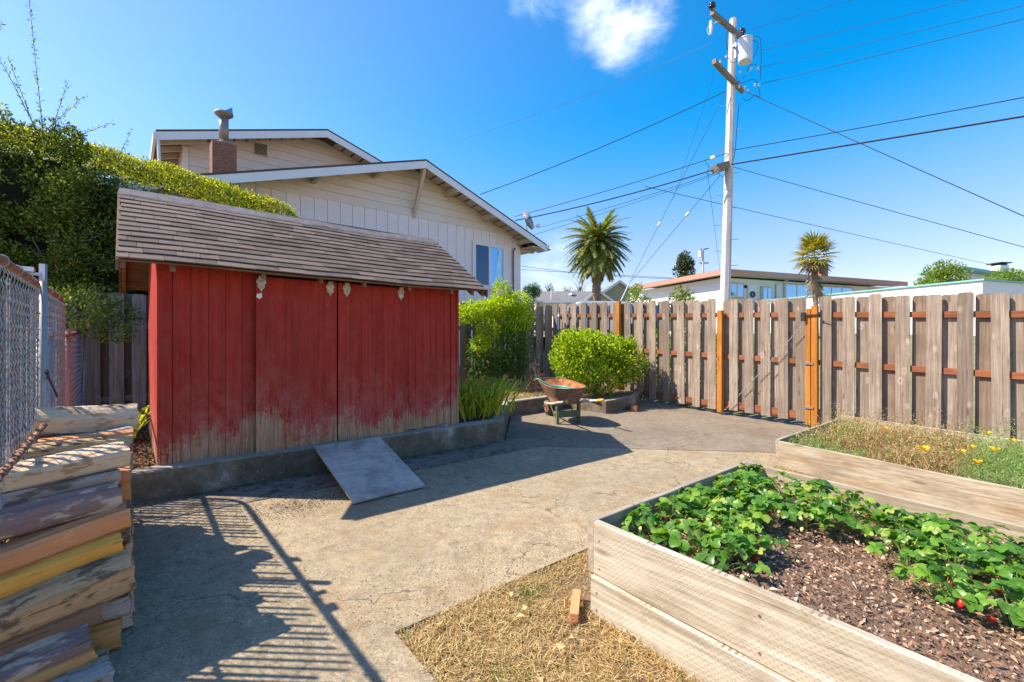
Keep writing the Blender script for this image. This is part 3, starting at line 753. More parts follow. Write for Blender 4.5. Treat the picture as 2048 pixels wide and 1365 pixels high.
def yard_fence(name, y0, y1, label, fronts, rails_y, spacing=.335, lower_board=True, posts=()):
    O = Vector((FX, (y0+y1)/2, fbot((y0+y1)/2)))
    f = empty(name, O, label=label, cat='fence', group='shadowbox fence runs round the yard')
    for y in fronts:
        fence_board(f, FX+r.uniform(-.005, .003), y+r.uniform(-.008, .008), fbot(y)+r.uniform(-.012, .012), ftop(y)-fbot(y)+r.uniform(-.024, .022), .163+r.uniform(-.009, .008), .019, 'Y', M['board'], O, lean=r.uniform(-.010, .010))
    for i in range(len(fronts)-1):
        y = (fronts[i]+fronts[i+1])/2+r.uniform(-.012, .012)
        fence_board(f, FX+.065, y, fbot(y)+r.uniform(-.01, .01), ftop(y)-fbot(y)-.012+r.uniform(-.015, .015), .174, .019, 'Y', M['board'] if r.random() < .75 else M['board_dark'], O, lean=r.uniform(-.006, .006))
    for h in (.26, .0, -.0):
        pass
    for zf, hh in ((lambda y: 1.80+.04*y, .088), (lambda y: .985+.042*y, .088), (lambda y: .0+.045*y, .11)):
        mb = MB(); ya, yb = rails_y
        mb.add([(x, y, zf(y)+dz) for x in (FX+.0215, FX+.0625) for y in (ya, yb) for dz in (0, hh)], [(0,2,3,1),(4,5,7,6),(0,1,5,4),(2,6,7,3),(1,3,7,5),(0,4,6,2)])
        mb.v = [tuple(Vector(v)-Vector((FX, ya, zf(ya)))) for v in mb.v]
        mb.build('rail', M['rail'], f, loc=Vector((FX, ya, zf(ya)))-O)
    for y, hh in posts:
        mb = MB().cbox(-.075, .018, -.045, .045, -.02, hh, .006)
        mb.build('post', M['post'], f, loc=Vector((FX, y, fbot(y)))-O)
    return f
yard_fence('yard_fence', -1.4, 2.4, 'grey weathered board fence right of the gate behind the flower bed', [.083+.335*i-.335*5 for i in range(0, 11)]+[2.095, 2.42], (-1.8, 2.54), posts=((2.56, 2.03),))
yard_fence('yard_fence', 4.25, 8.8, 'grey board fence run behind the bright green shrub and wheelbarrow', [4.36+.335*i for i in range(14)], (4.16, 8.6), posts=((6.59, 2.2),))
# gate
O = Vector((FX, 4.16, .1))
gate = empty('wooden_gate', O, label='wooden board gate braced with a diagonal chain between orange posts', cat='gate')
gy = [2.775+.289*i for i in range(5)]
for y in gy:
    fence_board(gate, FX-.004, y, fbot(y)+.03, ftop(y)-fbot(y)-.03+r.uniform(-.02, .02), .16, .019, 'Y', M['board'], O, lean=r.uniform(-.004, .004))
for i in range(5):
    y = gy[i]+.145
    fence_board(gate, FX+.061, y, fbot(y)+.03, ftop(y)-fbot(y)-.05, .155, .019, 'Y', M['board'], O)
for zf, hh in ((lambda y: 1.80+.04*y, .088), (lambda y: .985+.042*y, .088), (lambda y: .02+.045*y, .13)):
    mb = MB(); ya, yb = 2.67, 4.1
    mb.add([(x, y, zf(y)+dz) for x in (FX+.017, FX+.058) for y in (ya, yb) for dz in (0, hh)], [(0,2,3,1),(4,5,7,6),(0,1,5,4),(2,6,7,3),(1,3,7,5),(0,4,6,2)])
    mb.v = [tuple(Vector(v)-Vector((FX, ya, zf(ya)))) for v in mb.v]
    mb.build('rail', M['rail'], gate, loc=Vector((FX, ya, zf(ya)))-O)
MB().cbox(-.08, .015, -.05, .05, -.03, 1.96, .006).build('gate_post', M['post'], gate, loc=Vector((FX, 4.17, fbot(4.17)))-O)
MB().cbox(-.07, .015, -.04, .04, -.0, 1.98, .006).build('gate_stile', M['post'], gate, loc=Vector((FX, 2.655, fbot(2.65)))-O)
# chain from the top of the stile to the foot of the post
A = Vector((FX-.09, 2.68, 1.84)); B = Vector((FX-.05, 4.07, .17)); n = 62
mb = MB(); dv = (B-A)/n
for i in range(n):
    c = A+dv*(i+.5)+Vector((0, 0, -.03*math.sin(math.pi*(i+.5)/n)))
    d = dv.normalized(); s_ = d.cross(Vector((1,0,0))).normalized() if i % 2 else Vector((1,0,0))
    L = dv.length*.72; w = .009
    pts = [c+d*L*math.cos(a)*1.0*.9+s_*w*math.sin(a) for a in [k*math.pi/3 for k in range(7)]]
    mb.tube(pts, .0028, 5, cap=False)
mb.v = [tuple(Vector(v)-A) for v in mb.v]
mb.build('chain', M['metal'], gate, loc=A-O)
A2 = Vector((FX-.03, 2.72, 1.68)); mb = MB()
mb.box(FX-.10, FX-.075, 2.50, 2.74, 1.93, 1.95).box(FX-.11, FX-.07, 2.69, 2.75, 1.84, 1.99).tube([(FX-.1, 2.50, 1.94), (FX-.13, 2.44, 1.95)], .008, 6)
mb.v = [tuple(Vector(v)-O) for v in mb.v]; mb.build('latch', M['black'], gate)
for z in (.35, 1.1):
    mb = MB().box(FX-.088, FX-.07, 2.57, 2.70, z, z+.03); mb.v = [tuple(Vector(v)-O) for v in mb.v]
    mb.build('hinge', M['metal'], gate)

# back fence, seen left and right of the shed
def back_fence(x0, x1, label, zt, zb, spacing, Yf=8.62):
    O = Vector(((x0+x1)/2, Yf, .4))
    f = empty('back_fence', O, label=label, cat='fence', group='shadowbox fence runs round the yard')
    n = int((x1-x0)/spacing)
    for i in range(n+1):
        x = x0+i*spacing
        fence_board(f, x, Yf+r.uniform(-.003, .003), zb(x), zt(x)-zb(x)+r.uniform(-.02, .02), .163, .019, 'X', M['board'], O, lean=r.uniform(-.006, .006))
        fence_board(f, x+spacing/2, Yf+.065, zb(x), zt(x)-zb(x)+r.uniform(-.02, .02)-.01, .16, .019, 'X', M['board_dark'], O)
    for z in (1.65, .6):
        mb = MB().add([(x, y, zb(x)+z-.3+dz) for y in (.0215, .0625) for x in (x0-.2, x1+.2) for dz in (0, .088)], [(0,1,3,2),(4,6,7,5),(0,4,5,1),(2,3,7,6),(1,5,7,3),(0,2,6,4)])
        mb.v = [(v[0]-O.x, v[1], v[2]-O.z) for v in mb.v]; mb.build('rail', M['railx'], f)
    return f
back_fence(-1.6, 2.6, 'shaded grey board fence left of the shed below the tall hedge', lambda x: 2.19+.03*x, lambda x: .33+.01*x, .25)
back_fence(5.2, 8.75, 'board fence right of the shed behind the nandina bush', lambda x: 2.19+.03*x, lambda x: .34+.01*x, .335)

# ------------------------------------------------------------------ chain-link gate and fence on the left
def chainlink(name, parent, x, y0, y1, z0, z1, mat, o, mesh=.056, rad=.0017, corner=0):
    mb = MB(); h = mesh
    def emit(p, q):
        L = (q-p).length; n = max(1, int(round(L/(h*.7071*1.0))))
        pts = [p.lerp(q, i/n)+Vector(((.0035 if i % 2 else -.0035), 0, 0)) for i in range(n+1)]
        mb.tube(pts, rad, 3, cap=False)
    c = y0-(z1-z0)
    while c < y1:
        # rising to +y
        a = max(y0, c); b = min(y1, c+(z1-z0))
        if b-a > .02: emit(Vector((x, a, z0+(a-c))), Vector((x, b, z0+(b-c))))
        if b-a > .02: emit(Vector((x, a, z1-(a-c))), Vector((x, b, z1-(b-c))))
        c += h*1.4142
    mb.v = [tuple(Vector(v)-o) for v in mb.v]
    return mb.build(name, mat, parent)
CX_ = -.415
O = Vector((CX_, 3.4, .1))
cg = empty('chain_link_gate', O, label='chain-link gate with rusty tube frame and grey vertical privacy slats', cat='gate')
ga, gb, gz0, gz1 = .7, 5.43, .22, 1.845
fr = [(CX_, ga, gz0), (CX_, ga, gz1-.02), (CX_, ga+.03, gz1), (CX_, gb-.14, gz1+.01), (CX_, gb-.06, gz1-.02), (CX_, gb-.01, gz1-.09), (CX_, gb, gz1-.18), (CX_, gb, gz0)]
mb = MB().tube(fr, .0205, 10, cap=True); mb.v = [tuple(Vector(v)-O) for v in mb.v]; mb.build('frame', M['rust'], cg, smooth=True)
mb = MB().tube([(CX_, ga, gz0), (CX_, gb, gz0)], .02, 8); mb.v = [tuple(Vector(v)-O) for v in mb.v]; mb.build('bottom_rail', M['rust'], cg, smooth=True)
chainlink('wire_mesh', cg, CX_+.024, ga+.03, gb-.03, gz0+.02, gz1-.03, M['wire_galv'], O)
r = random.Random(31)
y = ga+.06
while y < gb-.05:
    miss = r.random() < .1 or (4.4 < y < 4.55)
    if not miss:
        top = gz1-.05-abs(r.gauss(0, .035))-(.15 if r.random() < .12 else 0)
        w = .024+r.uniform(-.003, .003)
        mb = MB().box(-.0012, .0012, -w/2, w/2, 0, top-gz0-.03)
        mb.build('slat', M['slat'], cg, loc=Vector((CX_+.008, y, gz0+.03))-O, rot=(r.uniform(-.008, .008), 0, r.uniform(-.3, .3)))
    y += .061+r.uniform(-.003, .003)
mb = MB().tube([(CX_+.045, 3.82, .05), (CX_+.045, 3.82, 1.95)], .0175, 10); mb.v = [tuple(Vector(v)-O) for v in mb.v]; mb.build('upright', M['pipe'], cg, smooth=True)
for yy in (2.95, 3.3, 3.62, 4.05, 4.5, 4.95):
    mb = MB(); c = Vector((CX_, yy, gz1+.005))
    mb.tube([c+Vector((.026*math.cos(a), 0, .026*math.sin(a))) for a in [k*math.pi/6 for k in range(13)]], .0025, 5, cap=False)
    mb.v = [tuple(Vector(v)-O) for v in mb.v]; mb.build('tie_ring', M['wire_galv'], cg)
for bx in ((CX_+.0, CX_+.05, 3.68, 3.72, 1.87, 1.885), (CX_+.03, CX_+.055, 3.79, 3.82, 1.85, 1.95), (CX_-.01, CX_+.04, 3.5, 3.57, 1.87, 1.895), (CX_, CX_+.004, 4.15, 4.22, 1.87, 1.95)):
    mb = MB().box(*bx); mb.v = [tuple(Vector(v)-O) for v in mb.v]; mb.build('clamp', M['metal'], cg)
mb = MB()
pts = [(CX_+.02, 3.3-.0, 1.25), (CX_+.05, 3.72, 1.02)]
A = Vector((CX_+.07, 3.72, 1.31)); B = Vector((CX_+.06, 4.36, 1.12))
mb.tube([A, B], .006, 6).tube([A+Vector((0,-.02,.02)), A], .009, 6); mb.v = [tuple(Vector(v)-O) for v in mb.v]; mb.build('black_strap', M['black'], cg)
# twisted rusty rod
mb = MB(); pts = []; 
for i in range(160):
    t = i/159; yy = 1.6+t*2.0
    a = t*2*math.pi*46
    pts.append((CX_+.07+.011*math.cos(a), yy, 1.0+.035*t+.011*math.sin(a)))
mb.tube(pts, .007, 5).tube([(CX_+.07, 1.6, 1.0), (CX_+.07, 3.6, 1.035)], .010, 6)
mb.v = [tuple(Vector(v)-Vector((CX_, 1.6, 1.0))) for v in mb.v]
mb.build('rusty_spring', M['rust'], loc=(CX_, 1.6, 1.0), label='long rusty coil spring stretched beside the chain-link gate', cat='spring', smooth=True)
# low chain-link fence beyond
O = Vector((CX_, 6, .3))
lf = empty('chain_link_fence', O, label='low chain-link fence with thick capped post running back to the board fence', cat='fence')
chainlink('wire_mesh', lf, CX_-.02, 4.38, 8.55, .42, 1.62, M['wire_galv'], O)
mb = MB().tube([(CX_+.0, 4.34, .2), (CX_+.0, 4.34, 1.54)], .043, 14).lathe([(.049, 0), (.05, .03), (.042, .05), (.02, .062), (0, .066)], (CX_+.0, 4.34, 1.53), 14)
mb.v = [tuple(Vector(v)-O) for v in mb.v]; mb.build('post', M['pipe'], lf, smooth=True)
for yy in (6.2, 8.45):
    mb = MB().tube([(CX_-.02, yy, .2), (CX_-.02, yy, 1.6)], .024, 10); mb.v = [tuple(Vector(v)-O) for v in mb.v]; mb.build('post', M['pipe'], lf, smooth=True)
mb = MB().tube([(CX_-.02, 4.34, 1.48), (CX_-.02, 6.2, 1.56), (CX_-.02, 8.5, 1.64)], .018, 8); mb.v = [tuple(Vector(v)-O) for v in mb.v]; mb.build('top_rail', M['rust'], lf, smooth=True)

# ------------------------------------------------------------------ firewood
def log_mesh(seed, L, h, d, mats, kind='wedge'):
    r = random.Random(seed)
    if kind == 'wedge': prof = [(-d/2, -h/2), (d*.42, -h*.45), (d/2, h*.1), (d*.1, h/2), (-d*.45, h*.3)]
    elif kind == 'slab': prof = [(-d*.46, -h/2), (d/2, -h*.45), (d*.48, h*.4), (-d*.05, h*.5), (-d/2, h*.44)]
    elif kind == 'round': prof = [(d/2*math.cos(a), h/2*math.sin(a)) for a in [k*math.pi/5 for k in range(10)]]
    else: prof = [(-d*.46, -h*.42), (0, -h/2), (d/2, -h*.4), (d*.44, h*.4), (-d*.15, h/2), (-d/2, h*.36)]
    # knock the arrises off so faces roll into each other, then refine the outline
    pr0 = prof; prof = []
    for i in range(len(pr0)):
        p_, c_, n_ = pr0[i-1], pr0[i], pr0[(i+1) % len(pr0)]
        for t_, q_ in ((.2, p_), (.2, n_)): prof.append((c_[0]+(q_[0]-c_[0])*t_+r.uniform(-.003, .003), c_[1]+(q_[1]-c_[1])*t_+r.uniform(-.003, .003)))
    taper = r.uniform(-.16, .16)
    pr = []
    for i in range(len(prof)):
        a = prof[i]; b = prof[(i+1) % len(prof)]
        for k in range(2): t = k/2; pr.append((a[0]+(b[0]-a[0])*t, a[1]+(b[1]-a[1])*t))
    n = len(pr); seg = 7; vs = []
    jit = [r.uniform(-.006, .005) for _ in pr]; bend = r.uniform(-.009, .009); bz = r.uniform(-.007, .009); tw = r.uniform(-.12, .12)
    for i in range(seg+1):
        t = i/seg; x = -L/2+L*t; sc_ = (1-.05*math.sin(t*3+seed))*(1+taper*(t-.5))
        for k, (a, b) in enumerate(pr):
            ang = tw*(t-.5); y = a*math.cos(ang)-b*math.sin(ang); z = a*math.sin(ang)+b*math.cos(ang)
            q = jit[k]+r.uniform(-.001, .001)+.002*math.sin(i*.8+k*1.9+seed); m_ = math.hypot(a, b)+1e-6
            vs.append((x+(r.uniform(-.006, .006) if i in (0, seg) else 0), (y+q*a/m_)*sc_+bend*math.sin(math.pi*t), (z+q*b/m_)*sc_+bz*math.sin(math.pi*t)))
    mb = MB()
    mb.add(vs, [(i*n+k, i*n+(k+1) % n, (i+1)*n+(k+1) % n, (i+1)*n+k) for i in range(seg) for k in range(n)], 0)
    b = len(vs)
    c0 = len(mb.v); mb.v += [(-L/2, 0, 0), (L/2, 0, 0)]
    for k in range(n):
        mb.f.append((c0, (k+1) % n, k)); mb.m.append(1)
        mb.f.append((c0+1, seg*n+k, seg*n+(k+1) % n)); mb.m.append(1)
    return mb.mesh('firewood_log', mats)
def log(seed, xr, y, z, L, h, d, mat, kind='wedge', tilt=0, yaw=0, roll=0, label=None):
    me = log_mesh(seed, L, h, d, [M[mat], M['log_end']], kind)
    return link('firewood_log', me, None, (xr-L/2, y, z), (roll, tilt, yaw), label=label, cat='log', group='split firewood logs in the stack')
NEAR = [  # right end x, y, z, length, height, depth, material, kind, tilt, yaw, roll, label
 (0.055, 3.84, 1.02, 0.46, 0.174, 0.187, 'log_pale', 'wedge', .05, .05, .3, 'thick gnarled tan log lying topmost on the woodpile'),
 (0.03, 3.74, 0.925, 0.34, 0.1, 0.15, 'log_grey', 'slab', -.05, .05, 0, 'grey flat-faced log directly beneath the topmost gnarled log'),
 (0.0, 3.02, 0.935, 0.5, 0.12, 0.19, 'log_pale', 'blocky', -.08, .2, .15, 'long pale split log striped with sunlight near the pile top'),
 (-0.03, 2.98, 0.84, 0.46, 0.09, 0.16, 'log_grey', 'slab', -.06, .15, 0, 'thin grey log squeezed between pale log and mauve bark log'),
 (-0.03, 2.9, 0.763, 0.47, 0.15, 0.17, 'log_bark', 'round', -.07, .2, 0, 'round log with peeling mauve bark near the top of the woodpile'),
 (0.005, 2.85, 0.672, 0.5, 0.11, 0.13, 'log_orange', 'slab', -.15, .25, .1, 'smooth orange-brown split log under the mauve bark log'),
 (-0.02, 2.86, 0.615, 0.47, 0.06, 0.13, 'log_brown', 'slab', -.10, .2, 0, 'dark mouldy log edge showing above the yellow log'),
 (-0.02, 2.8, 0.571, 0.48, 0.12, 0.14, 'log_yellow', 'blocky', -.14, .2, .1, 'bright yellow split log in the middle of the woodpile'),
 (0.015, 2.75, 0.449, 0.5, 0.185, 0.17, 'log_tan', 'slab', -.12, .2, .1, 'large streaked tan log with grey edge below the yellow log'),
 (-0.09, 2.72, 0.315, 0.4, 0.1, 0.14, 'log_brown', 'slab', -.09, .15, 0, 'dull brown log tucked under the large streaked tan log'),
 (-0.12, 2.63, 0.262, 0.42, 0.09, 0.17, 'log_bark', 'blocky', -.10, .15, .3, 'brown log with a sunlit mauve upper face low in the pile'),
 (-0.1, 2.6, 0.185, 0.42, 0.105, 0.14, 'log_honey', 'slab', -.08, .15, .1, 'honey-coloured split log second from the bottom of the pile front'),
 (-0.045, 2.48, 0.145, 0.45, 0.12, 0.16, 'log_grey', 'slab', -.07, .15, .05, 'whitish grey log with a long crack at the foot of the pile'),
]
for i, (xr, y, z, L, h, d, mt, kd, ti, ya, ro, lb) in enumerate(NEAR):
    dv_ = Vector((math.cos(ya), math.sin(ya), -math.sin(ti))); c_ = Vector((xr, y, z))-dv_*(L/2)
    me = log_mesh(100+i, L, h*.9, d, [M[mt], M['log_end']], kd)
    me.polygons.foreach_set('use_smooth', [False]*len(me.polygons))
    link('firewood_log', me, None, c_, (ro, ti, ya), label=lb, cat='log', group='split firewood logs in the stack')
r = random.Random(77)
mts = ['log_pale', 'log_brown', 'log_honey', 'log_tan', 'log_orange', 'log_grey', 'log_brown']
mnames = {'log_pale': 'pale', 'log_brown': 'dark brown', 'log_honey': 'honey-coloured', 'log_tan': 'streaked tan', 'log_orange': 'orange-brown', 'log_grey': 'grey'}
ORD = ['bottom', 'second', 'third', 'fourth', 'fifth', 'sixth', 'seventh', 'eighth', 'ninth', 'tenth', 'eleventh', 'twelfth']
def pile_top(y): return float(np.interp(y, [2.3, 2.45, 2.58, 2.70, 2.80, 2.92, 3.10, 3.4, 3.9, 4.15, 4.35], [.10, .16, .28, .42, .58, .76, .86, .90, .95, .82, .55]))
k = 0
for ci in range(11):
    yc = 2.80+ci*.15; top = pile_top(yc-.10); z = .035*yc; li = 0
    while z < top-.03:
        hh = max(.07, min(r.uniform(.10, .15), top+.03-z)); mt = r.choice(mts)
        log(200+k, r.uniform(-.03, .035), yc+r.uniform(-.02, .02), z+hh/2, .44+r.uniform(-.05, .03), hh*1.04, .168, mt, r.choice(['wedge', 'slab', 'blocky', 'slab']), r.uniform(-.03, .03), r.uniform(-.05, .05), r.uniform(-.4, .4) if hh > .11 else 0,
            f"{mnames[mt]} log in the {ORD[li]} layer up, {ORD[ci] if ci else 'first'} row back from the pile front")
        z += hh; k += 1; li += 1
for i, yc in enumerate((2.28, 2.44, 2.58)):
    log(300+i, -.08+.01*i, yc, .035*yc+.05, .44, .09, .15, ('log_brown', 'log_honey', 'log_tan')[i], 'slab', 0, r.uniform(-.05, .05), 0, ('brown log on the concrete nearest the camera, under the whitish log', 'honey log on the concrete, second from the near end of the pile', 'tan log on the concrete, third from the near end of the pile')[i])

# ------------------------------------------------------------------ wheelbarrow
axis = Vector((-.365, -.932, 0)).normalized()      # towards the handles
ang = math.atan2(axis.y, axis.x)
WB = Vector((5.60, 5.16, G(5.6, 5.16)))
wb = empty('wheelbarrow', WB, ang, label='rusty old wheelbarrow with yellow grips holding a coiled green hose', cat='wheelbarrow')
# local frame: +x towards the handles, y across
def tray_ring(x0, x1, w0, w1, z0, z1, n=28, e=3.0):
    out = []
    for k in range(n):
        a = 2*math.pi*k/n; ca, sa = math.cos(a), math.sin(a)
        u = math.copysign(abs(ca)**(2/e), ca); v = math.copysign(abs(sa)**(2/e), sa)
        x = (x0+x1)/2+(x1-x0)/2*u; t = (x-x0)/(x1-x0)
        out.append(Vector((x, (w0+(w1-w0)*t)/2*v, z0+(z1-z0)*t)))
    return out
rim = tray_ring(-.78, .20, .60, .70, .70, .60); bot = tray_ring(-.46, .04, .30, .44, .34, .33); mid = tray_ring(-.62, .13, .46, .60, .5, .46)
mb = MB(); n = 28
vs = rim+mid+bot
mb.add(vs, [(i*n+(k+1) % n, i*n+k, (i+1)*n+k, (i+1)*n+(k+1) % n) for i in range(2) for k in range(n)]+[tuple(2*n+k for k in range(n))], 0)
mb.v += []
mb.build('tray_inside', M['tray'], wb, smooth=True)
mb = MB(); vs2 = [p+Vector(((p.x+.28)*.02, p.y*.025, -.004)) for p in vs]
mb.add(vs2, [(i*n+k, i*n+(k+1) % n, (i+1)*n+(k+1) % n, (i+1)*n+k) for i in range(2) for k in range(n)]+[tuple(2*n+k for k in range(n))[::-1]], 0)
mb.build('tray_shell', M['trayout'], wb, smooth=True)
MB().tube(rim+[rim[0]], .009, 6, cap=False).build('rolled_rim', M['rust'], wb, smooth=True)
for s_ in (-1, 1):
    MB().tube([(-.75, .10*s_, .26), (-.2, .2*s_, .315), (.25, .27*s_, .40), (.5, .30*s_, .44)], [.016, .02, .02, .018], 6).build('handle', M['polewood'], wb)
    MB().tube([(.47, .296*s_, .435), (.60, .315*s_, .455)], [.022, .024], 10).lathe([(0, 0)]*1+[(.001, 0)], (.6, .315*s_, .455), 4).build('grip', M['yellow'], wb, smooth=True)
    MB().box(-.03, .03, .195*s_-.02, .195*s_+.02, 0, .36).tube([(-.35, .17*s_, .3), (0, .2*s_, .03)], .010, 5).build('leg', M['mossy'], wb)
MB().box(.03, .05, -.2, .2, .12, .23).build('cross_board', M['mossy'], wb)
MB().box(-.02, .02, -.23, .23, .325, .345).build('cross_bar', M['rust'], wb)
wheel_c = Vector((-.80, 0, .19))
mb = MB(); mb.tube([wheel_c+Vector((.15*math.cos(a), 0, .15*math.sin(a))) for a in [k*math.pi/10 for k in range(21)]], .038, 8, cap=False)
wh = mb.build('wheel', M['black'], wb, smooth=True)
mb = MB().tube([wheel_c+Vector((0, -.05, 0)), wheel_c+Vector((0, .05, 0))], .11, 14).tube([wheel_c+Vector((0, -.12, 0)), wheel_c+Vector((0, .12, 0))], .012, 8)
mb.build('wheel_hub', M['rust'], wb)
# hose coiled in the tray, one loop over the rim
Mw = Matrix.Translation(WB) @ Matrix.Rotation(ang, 4, 'Z')
r = random.Random(9); pts = []
for i in range(150):
    t = i/149; a = t*2*math.pi*5.2
    rx = .27+.05*math.sin(t*9)+.02*r.uniform(-1, 1)*0; ry = .20+.03*math.cos(t*7)
    pts.append(Vector((-.27+rx*math.cos(a), ry*math.sin(a), .50+.075*t+.012*math.sin(a*2.3))))
endp = pts[-1]
for q in ((-.42, -.12, .60), (-.5, -.24, .66), (-.56, -.31, .715), (-.60, -.345, .70), (-.62, -.34, .66)): pts.append(Vector(q))
mb = MB().tube([Mw @ p - WB for p in pts], .013, 7)
mb.build('garden_hose', M['hose'], loc=WB, label='green garden hose coiled inside the rusty wheelbarrow', cat='hose', smooth=True)
mb = MB().tube([(0, 0, 0), (-.02, .02, .14), (-.06, .06, .28), (-.09, .1, .33), (-.11, .09, .30)], .004, 5)
mb.build('wire_hook', M['metal'], loc=Mw @ Vector((-.58, -.30, .62)), label='thin bent wire hook sticking up from the front rim of the wheelbarrow', cat='wire')

# red brick and wooden offcut, yellow leaf
def small_block(name, loc, rz, sx, sy, sz, mat, label, cat, tilt=0):
    mb = MB(); c = min(sx, sy, sz)*.08
    mb.cbox(-sx/2, sx/2, -sy/2, sy/2, 0, sz, c)
    return mb.build(name, mat, loc=loc, rot=(tilt, 0, rz), label=label, cat=cat)
small_block('brick', (7.72, 5.33, G(7.7, 5.3)), .5, .25, .11, .10, M['brick2'], 'red brick lying against the planter kerb under the green shrub', 'brick')
o = small_block('wood_offcut', (1.86, 1.66, .045), .66, .24, .045, .045, M['log_orange'], 'short orange wood offcut lying in dry grass beside the strawberry bed', 'wood block')
V = leaf_mesh('x', np.array([[6.78, 5.2, G(6.8, 5.2)+.005]]), np.array([[1, -.2, .05]]), .12, .06, M['poppy'])
V.name = 'fallen_leaf'
o = link('fallen_leaf', V, label='single yellow fallen leaf on the concrete near the wheelbarrow', cat='leaf')
small_block('stone', (3.08, 4.93, .42), .4, .07, .05, .035, M['mortar'], 'small pale stone on the kerb beside the red shed corner', 'stone')

# ------------------------------------------------------------------ raised beds
def bed_board(parent, p, q, z0, h, th, mat, o, axis, drop=.0):
    """board from p to q (xy), its bottom z0 above yard level"""
    P = Vector((*p, 0)); Q = Vector((*q, 0)); d = (Q-P).normalized(); nn = Vector((-d.y, d.x, 0))
    L = (Q-P).length; seg = 10; vs = []; rr = random.Random(int(abs(p[0]*100+q[1]*77+z0*991)))
    for i in range(seg+1):
        c = P.lerp(Q, i/seg); g = G(c.x, c.y)+z0
        w = rr.uniform(-.003, .003); hz = rr.uniform(-.003, .003)
        vs += [c+nn*w+Vector((0,0,g)), c+nn*(w)+Vector((0,0,g+h-.004+hz)), c+nn*(w+.005)+Vector((0,0,g+h+hz)), c+nn*(w+th-.005)+Vector((0,0,g+h+hz)), c+nn*(w+th)+Vector((0,0,g+h-.004+hz)), c+nn*(w+th)+Vector((0,0,g))]
    n = 6
    fs = [(i*n+k, (i+1)*n+k, (i+1)*n+(k+1) % n, i*n+(k+1) % n) for i in range(seg) for k in range(n)]+[tuple(range(n)), tuple(seg*n+k for k in range(n))[::-1]]
    loc = Vector((P.x, P.y, G(P.x, P.y)+z0)); mb = MB().add([v-loc for v in vs], fs)
    return mb.build('side_board', mat, parent, loc=loc-o)
def bedmat():
    s = NT('incised_treated_board')
    v = s.coord((1,1,1)); g = s.noise(s.coord((30, 1.2, 30)), 1, 7, .65, .3); b = s.noise(v, 2.4, 6, .65)
    c = s.ramp(g, [(.3, (.25, .2, .13)), (.5, (.47, .40, .295)), (.7, (.66, .60, .49))])
    c = s.mix(s.mr(b, .52, .7, 0, .6), c, (.2, .12, .06))
    c = s.mix(s.mr(s.noise(s.coord((9, 1.5, 9)), 1, 6, .7), .55, .72, 0, .6), c, (.3, .26, .21))
    c = s.mix(s.mr(s.noise(s.coord((80, 2.5, 80)), 1, 3, .6), .64, .69, 0, .7), c, (.12, .08, .05))
    # rows of incising cuts
    sep = s.n("ShaderNodeSeparateXYZ", {0: s.n("ShaderNodeTexCoord").outputs['Object']})
    row = s.math('MULTIPLY', sep.outputs['Z'], 78.0); fr_ = s.math('FRACT', row); ri = s.math('FLOOR', row)
    cu = s.math('FRACT', s.math('ADD', s.math('MULTIPLY', sep.outputs['Y'], 36.0), s.math('MULTIPLY', ri, .5)))
    a = s.math('LESS_THAN', fr_, .22); d = s.math('LESS_THAN', cu, .42); k = s.math('MULTIPLY', a, d)
    fade = s.mr(s.noise(v, 3.3, 3), .38, .55, .15, .8)
    c = s.mix(s.math('MULTIPLY', k, fade), c, (.2, .14, .08))
    vo = s.n("ShaderNodeTexVoronoi", {'Vector': s.coord((6, 1.7, 6)), 'Scale': 1.0})
    c = s.mix(s.mr(vo.outputs['Distance'], .06, .15, .75, 0), c, (.16, .09, .04))
    s.set(Base_Color=c, Roughness=.8, Normal=s.bump(s.math('SUBTRACT', g, k), .4, .004)); return s.mat
M['incised'] = bedmat()
O = Vector((1.97, 1.62, 0))
bed = empty('raised_bed', O, label='near raised bed of stacked pale boards planted with strawberries', cat='raised bed')
bed_board(bed, (1.957, -1.6), (1.957, 1.60), -.04, .235, .04, M['incised'], O, 'Y')
bed_board(bed, (1.984, -1.6), (1.978, 1.60), .202, .285, .042, M['incised'], O, 'Y')
bed_board(bed, (3.92, 1.60), (3.90, -1.6), -.04, .23, .04, M['bedy'], O, 'Y')
bed_board(bed, (3.93, 1.60), (3.89, -1.6), .195, .28, .04, M['bedy'], O, 'Y')
bed_board(bed, (3.93, 1.64), (1.96, 1.64), -.04, .23, .037, M['bedx'], O, 'X')
bed_board(bed, (3.93, 1.645), (1.95, 1.645), .195, .285, .037, M['bedx'], O, 'X')
MB().cbox(-.045, .0, -.045, .035, -.03, .50, .004).build('corner_stake', M['bedx'], bed, loc=Vector((3.88, 1.56, G(3.9, 1.6)))-O)
def bed_surface(name, x0, x1, y0, y1, h, mat, amp, nx=60, ny=80):
    return soil_patch(name, lambda a, b: True, x0, x1, y0, y1, lambda x, y: G(x, y)+h+.02*math.sin(x*5+y*3), mat, nx, ny, amp)
bed_surface('bed_soil', 2.0, 3.9, -1.55, 1.6, .335, M['mulch'], .008)
O2 = Vector((5.97, 2.1, 0))
bed2 = empty('raised_bed', O2, label='far raised bed along the fence full of poppies and dry weeds', cat='raised bed')
bed_board(bed2, (5.72, -1.0), (5.97, 2.08), -.04, .335, .04, M['bedy'], O2, 'Y')
bed_board(bed2, (8.45, 2.08), (8.3, -1.0), -.04, .40, .04, M['bedy'], O2, 'Y')
bed_board(bed2, (8.45, 2.12), (5.96, 2.12), -.04, .345, .037, M['bedx'], O2, 'X')
bed_surface('flower_bed_soil', 6.0, 8.4, -1.0, 2.08, .2, M['soil'], .015, 40, 50)

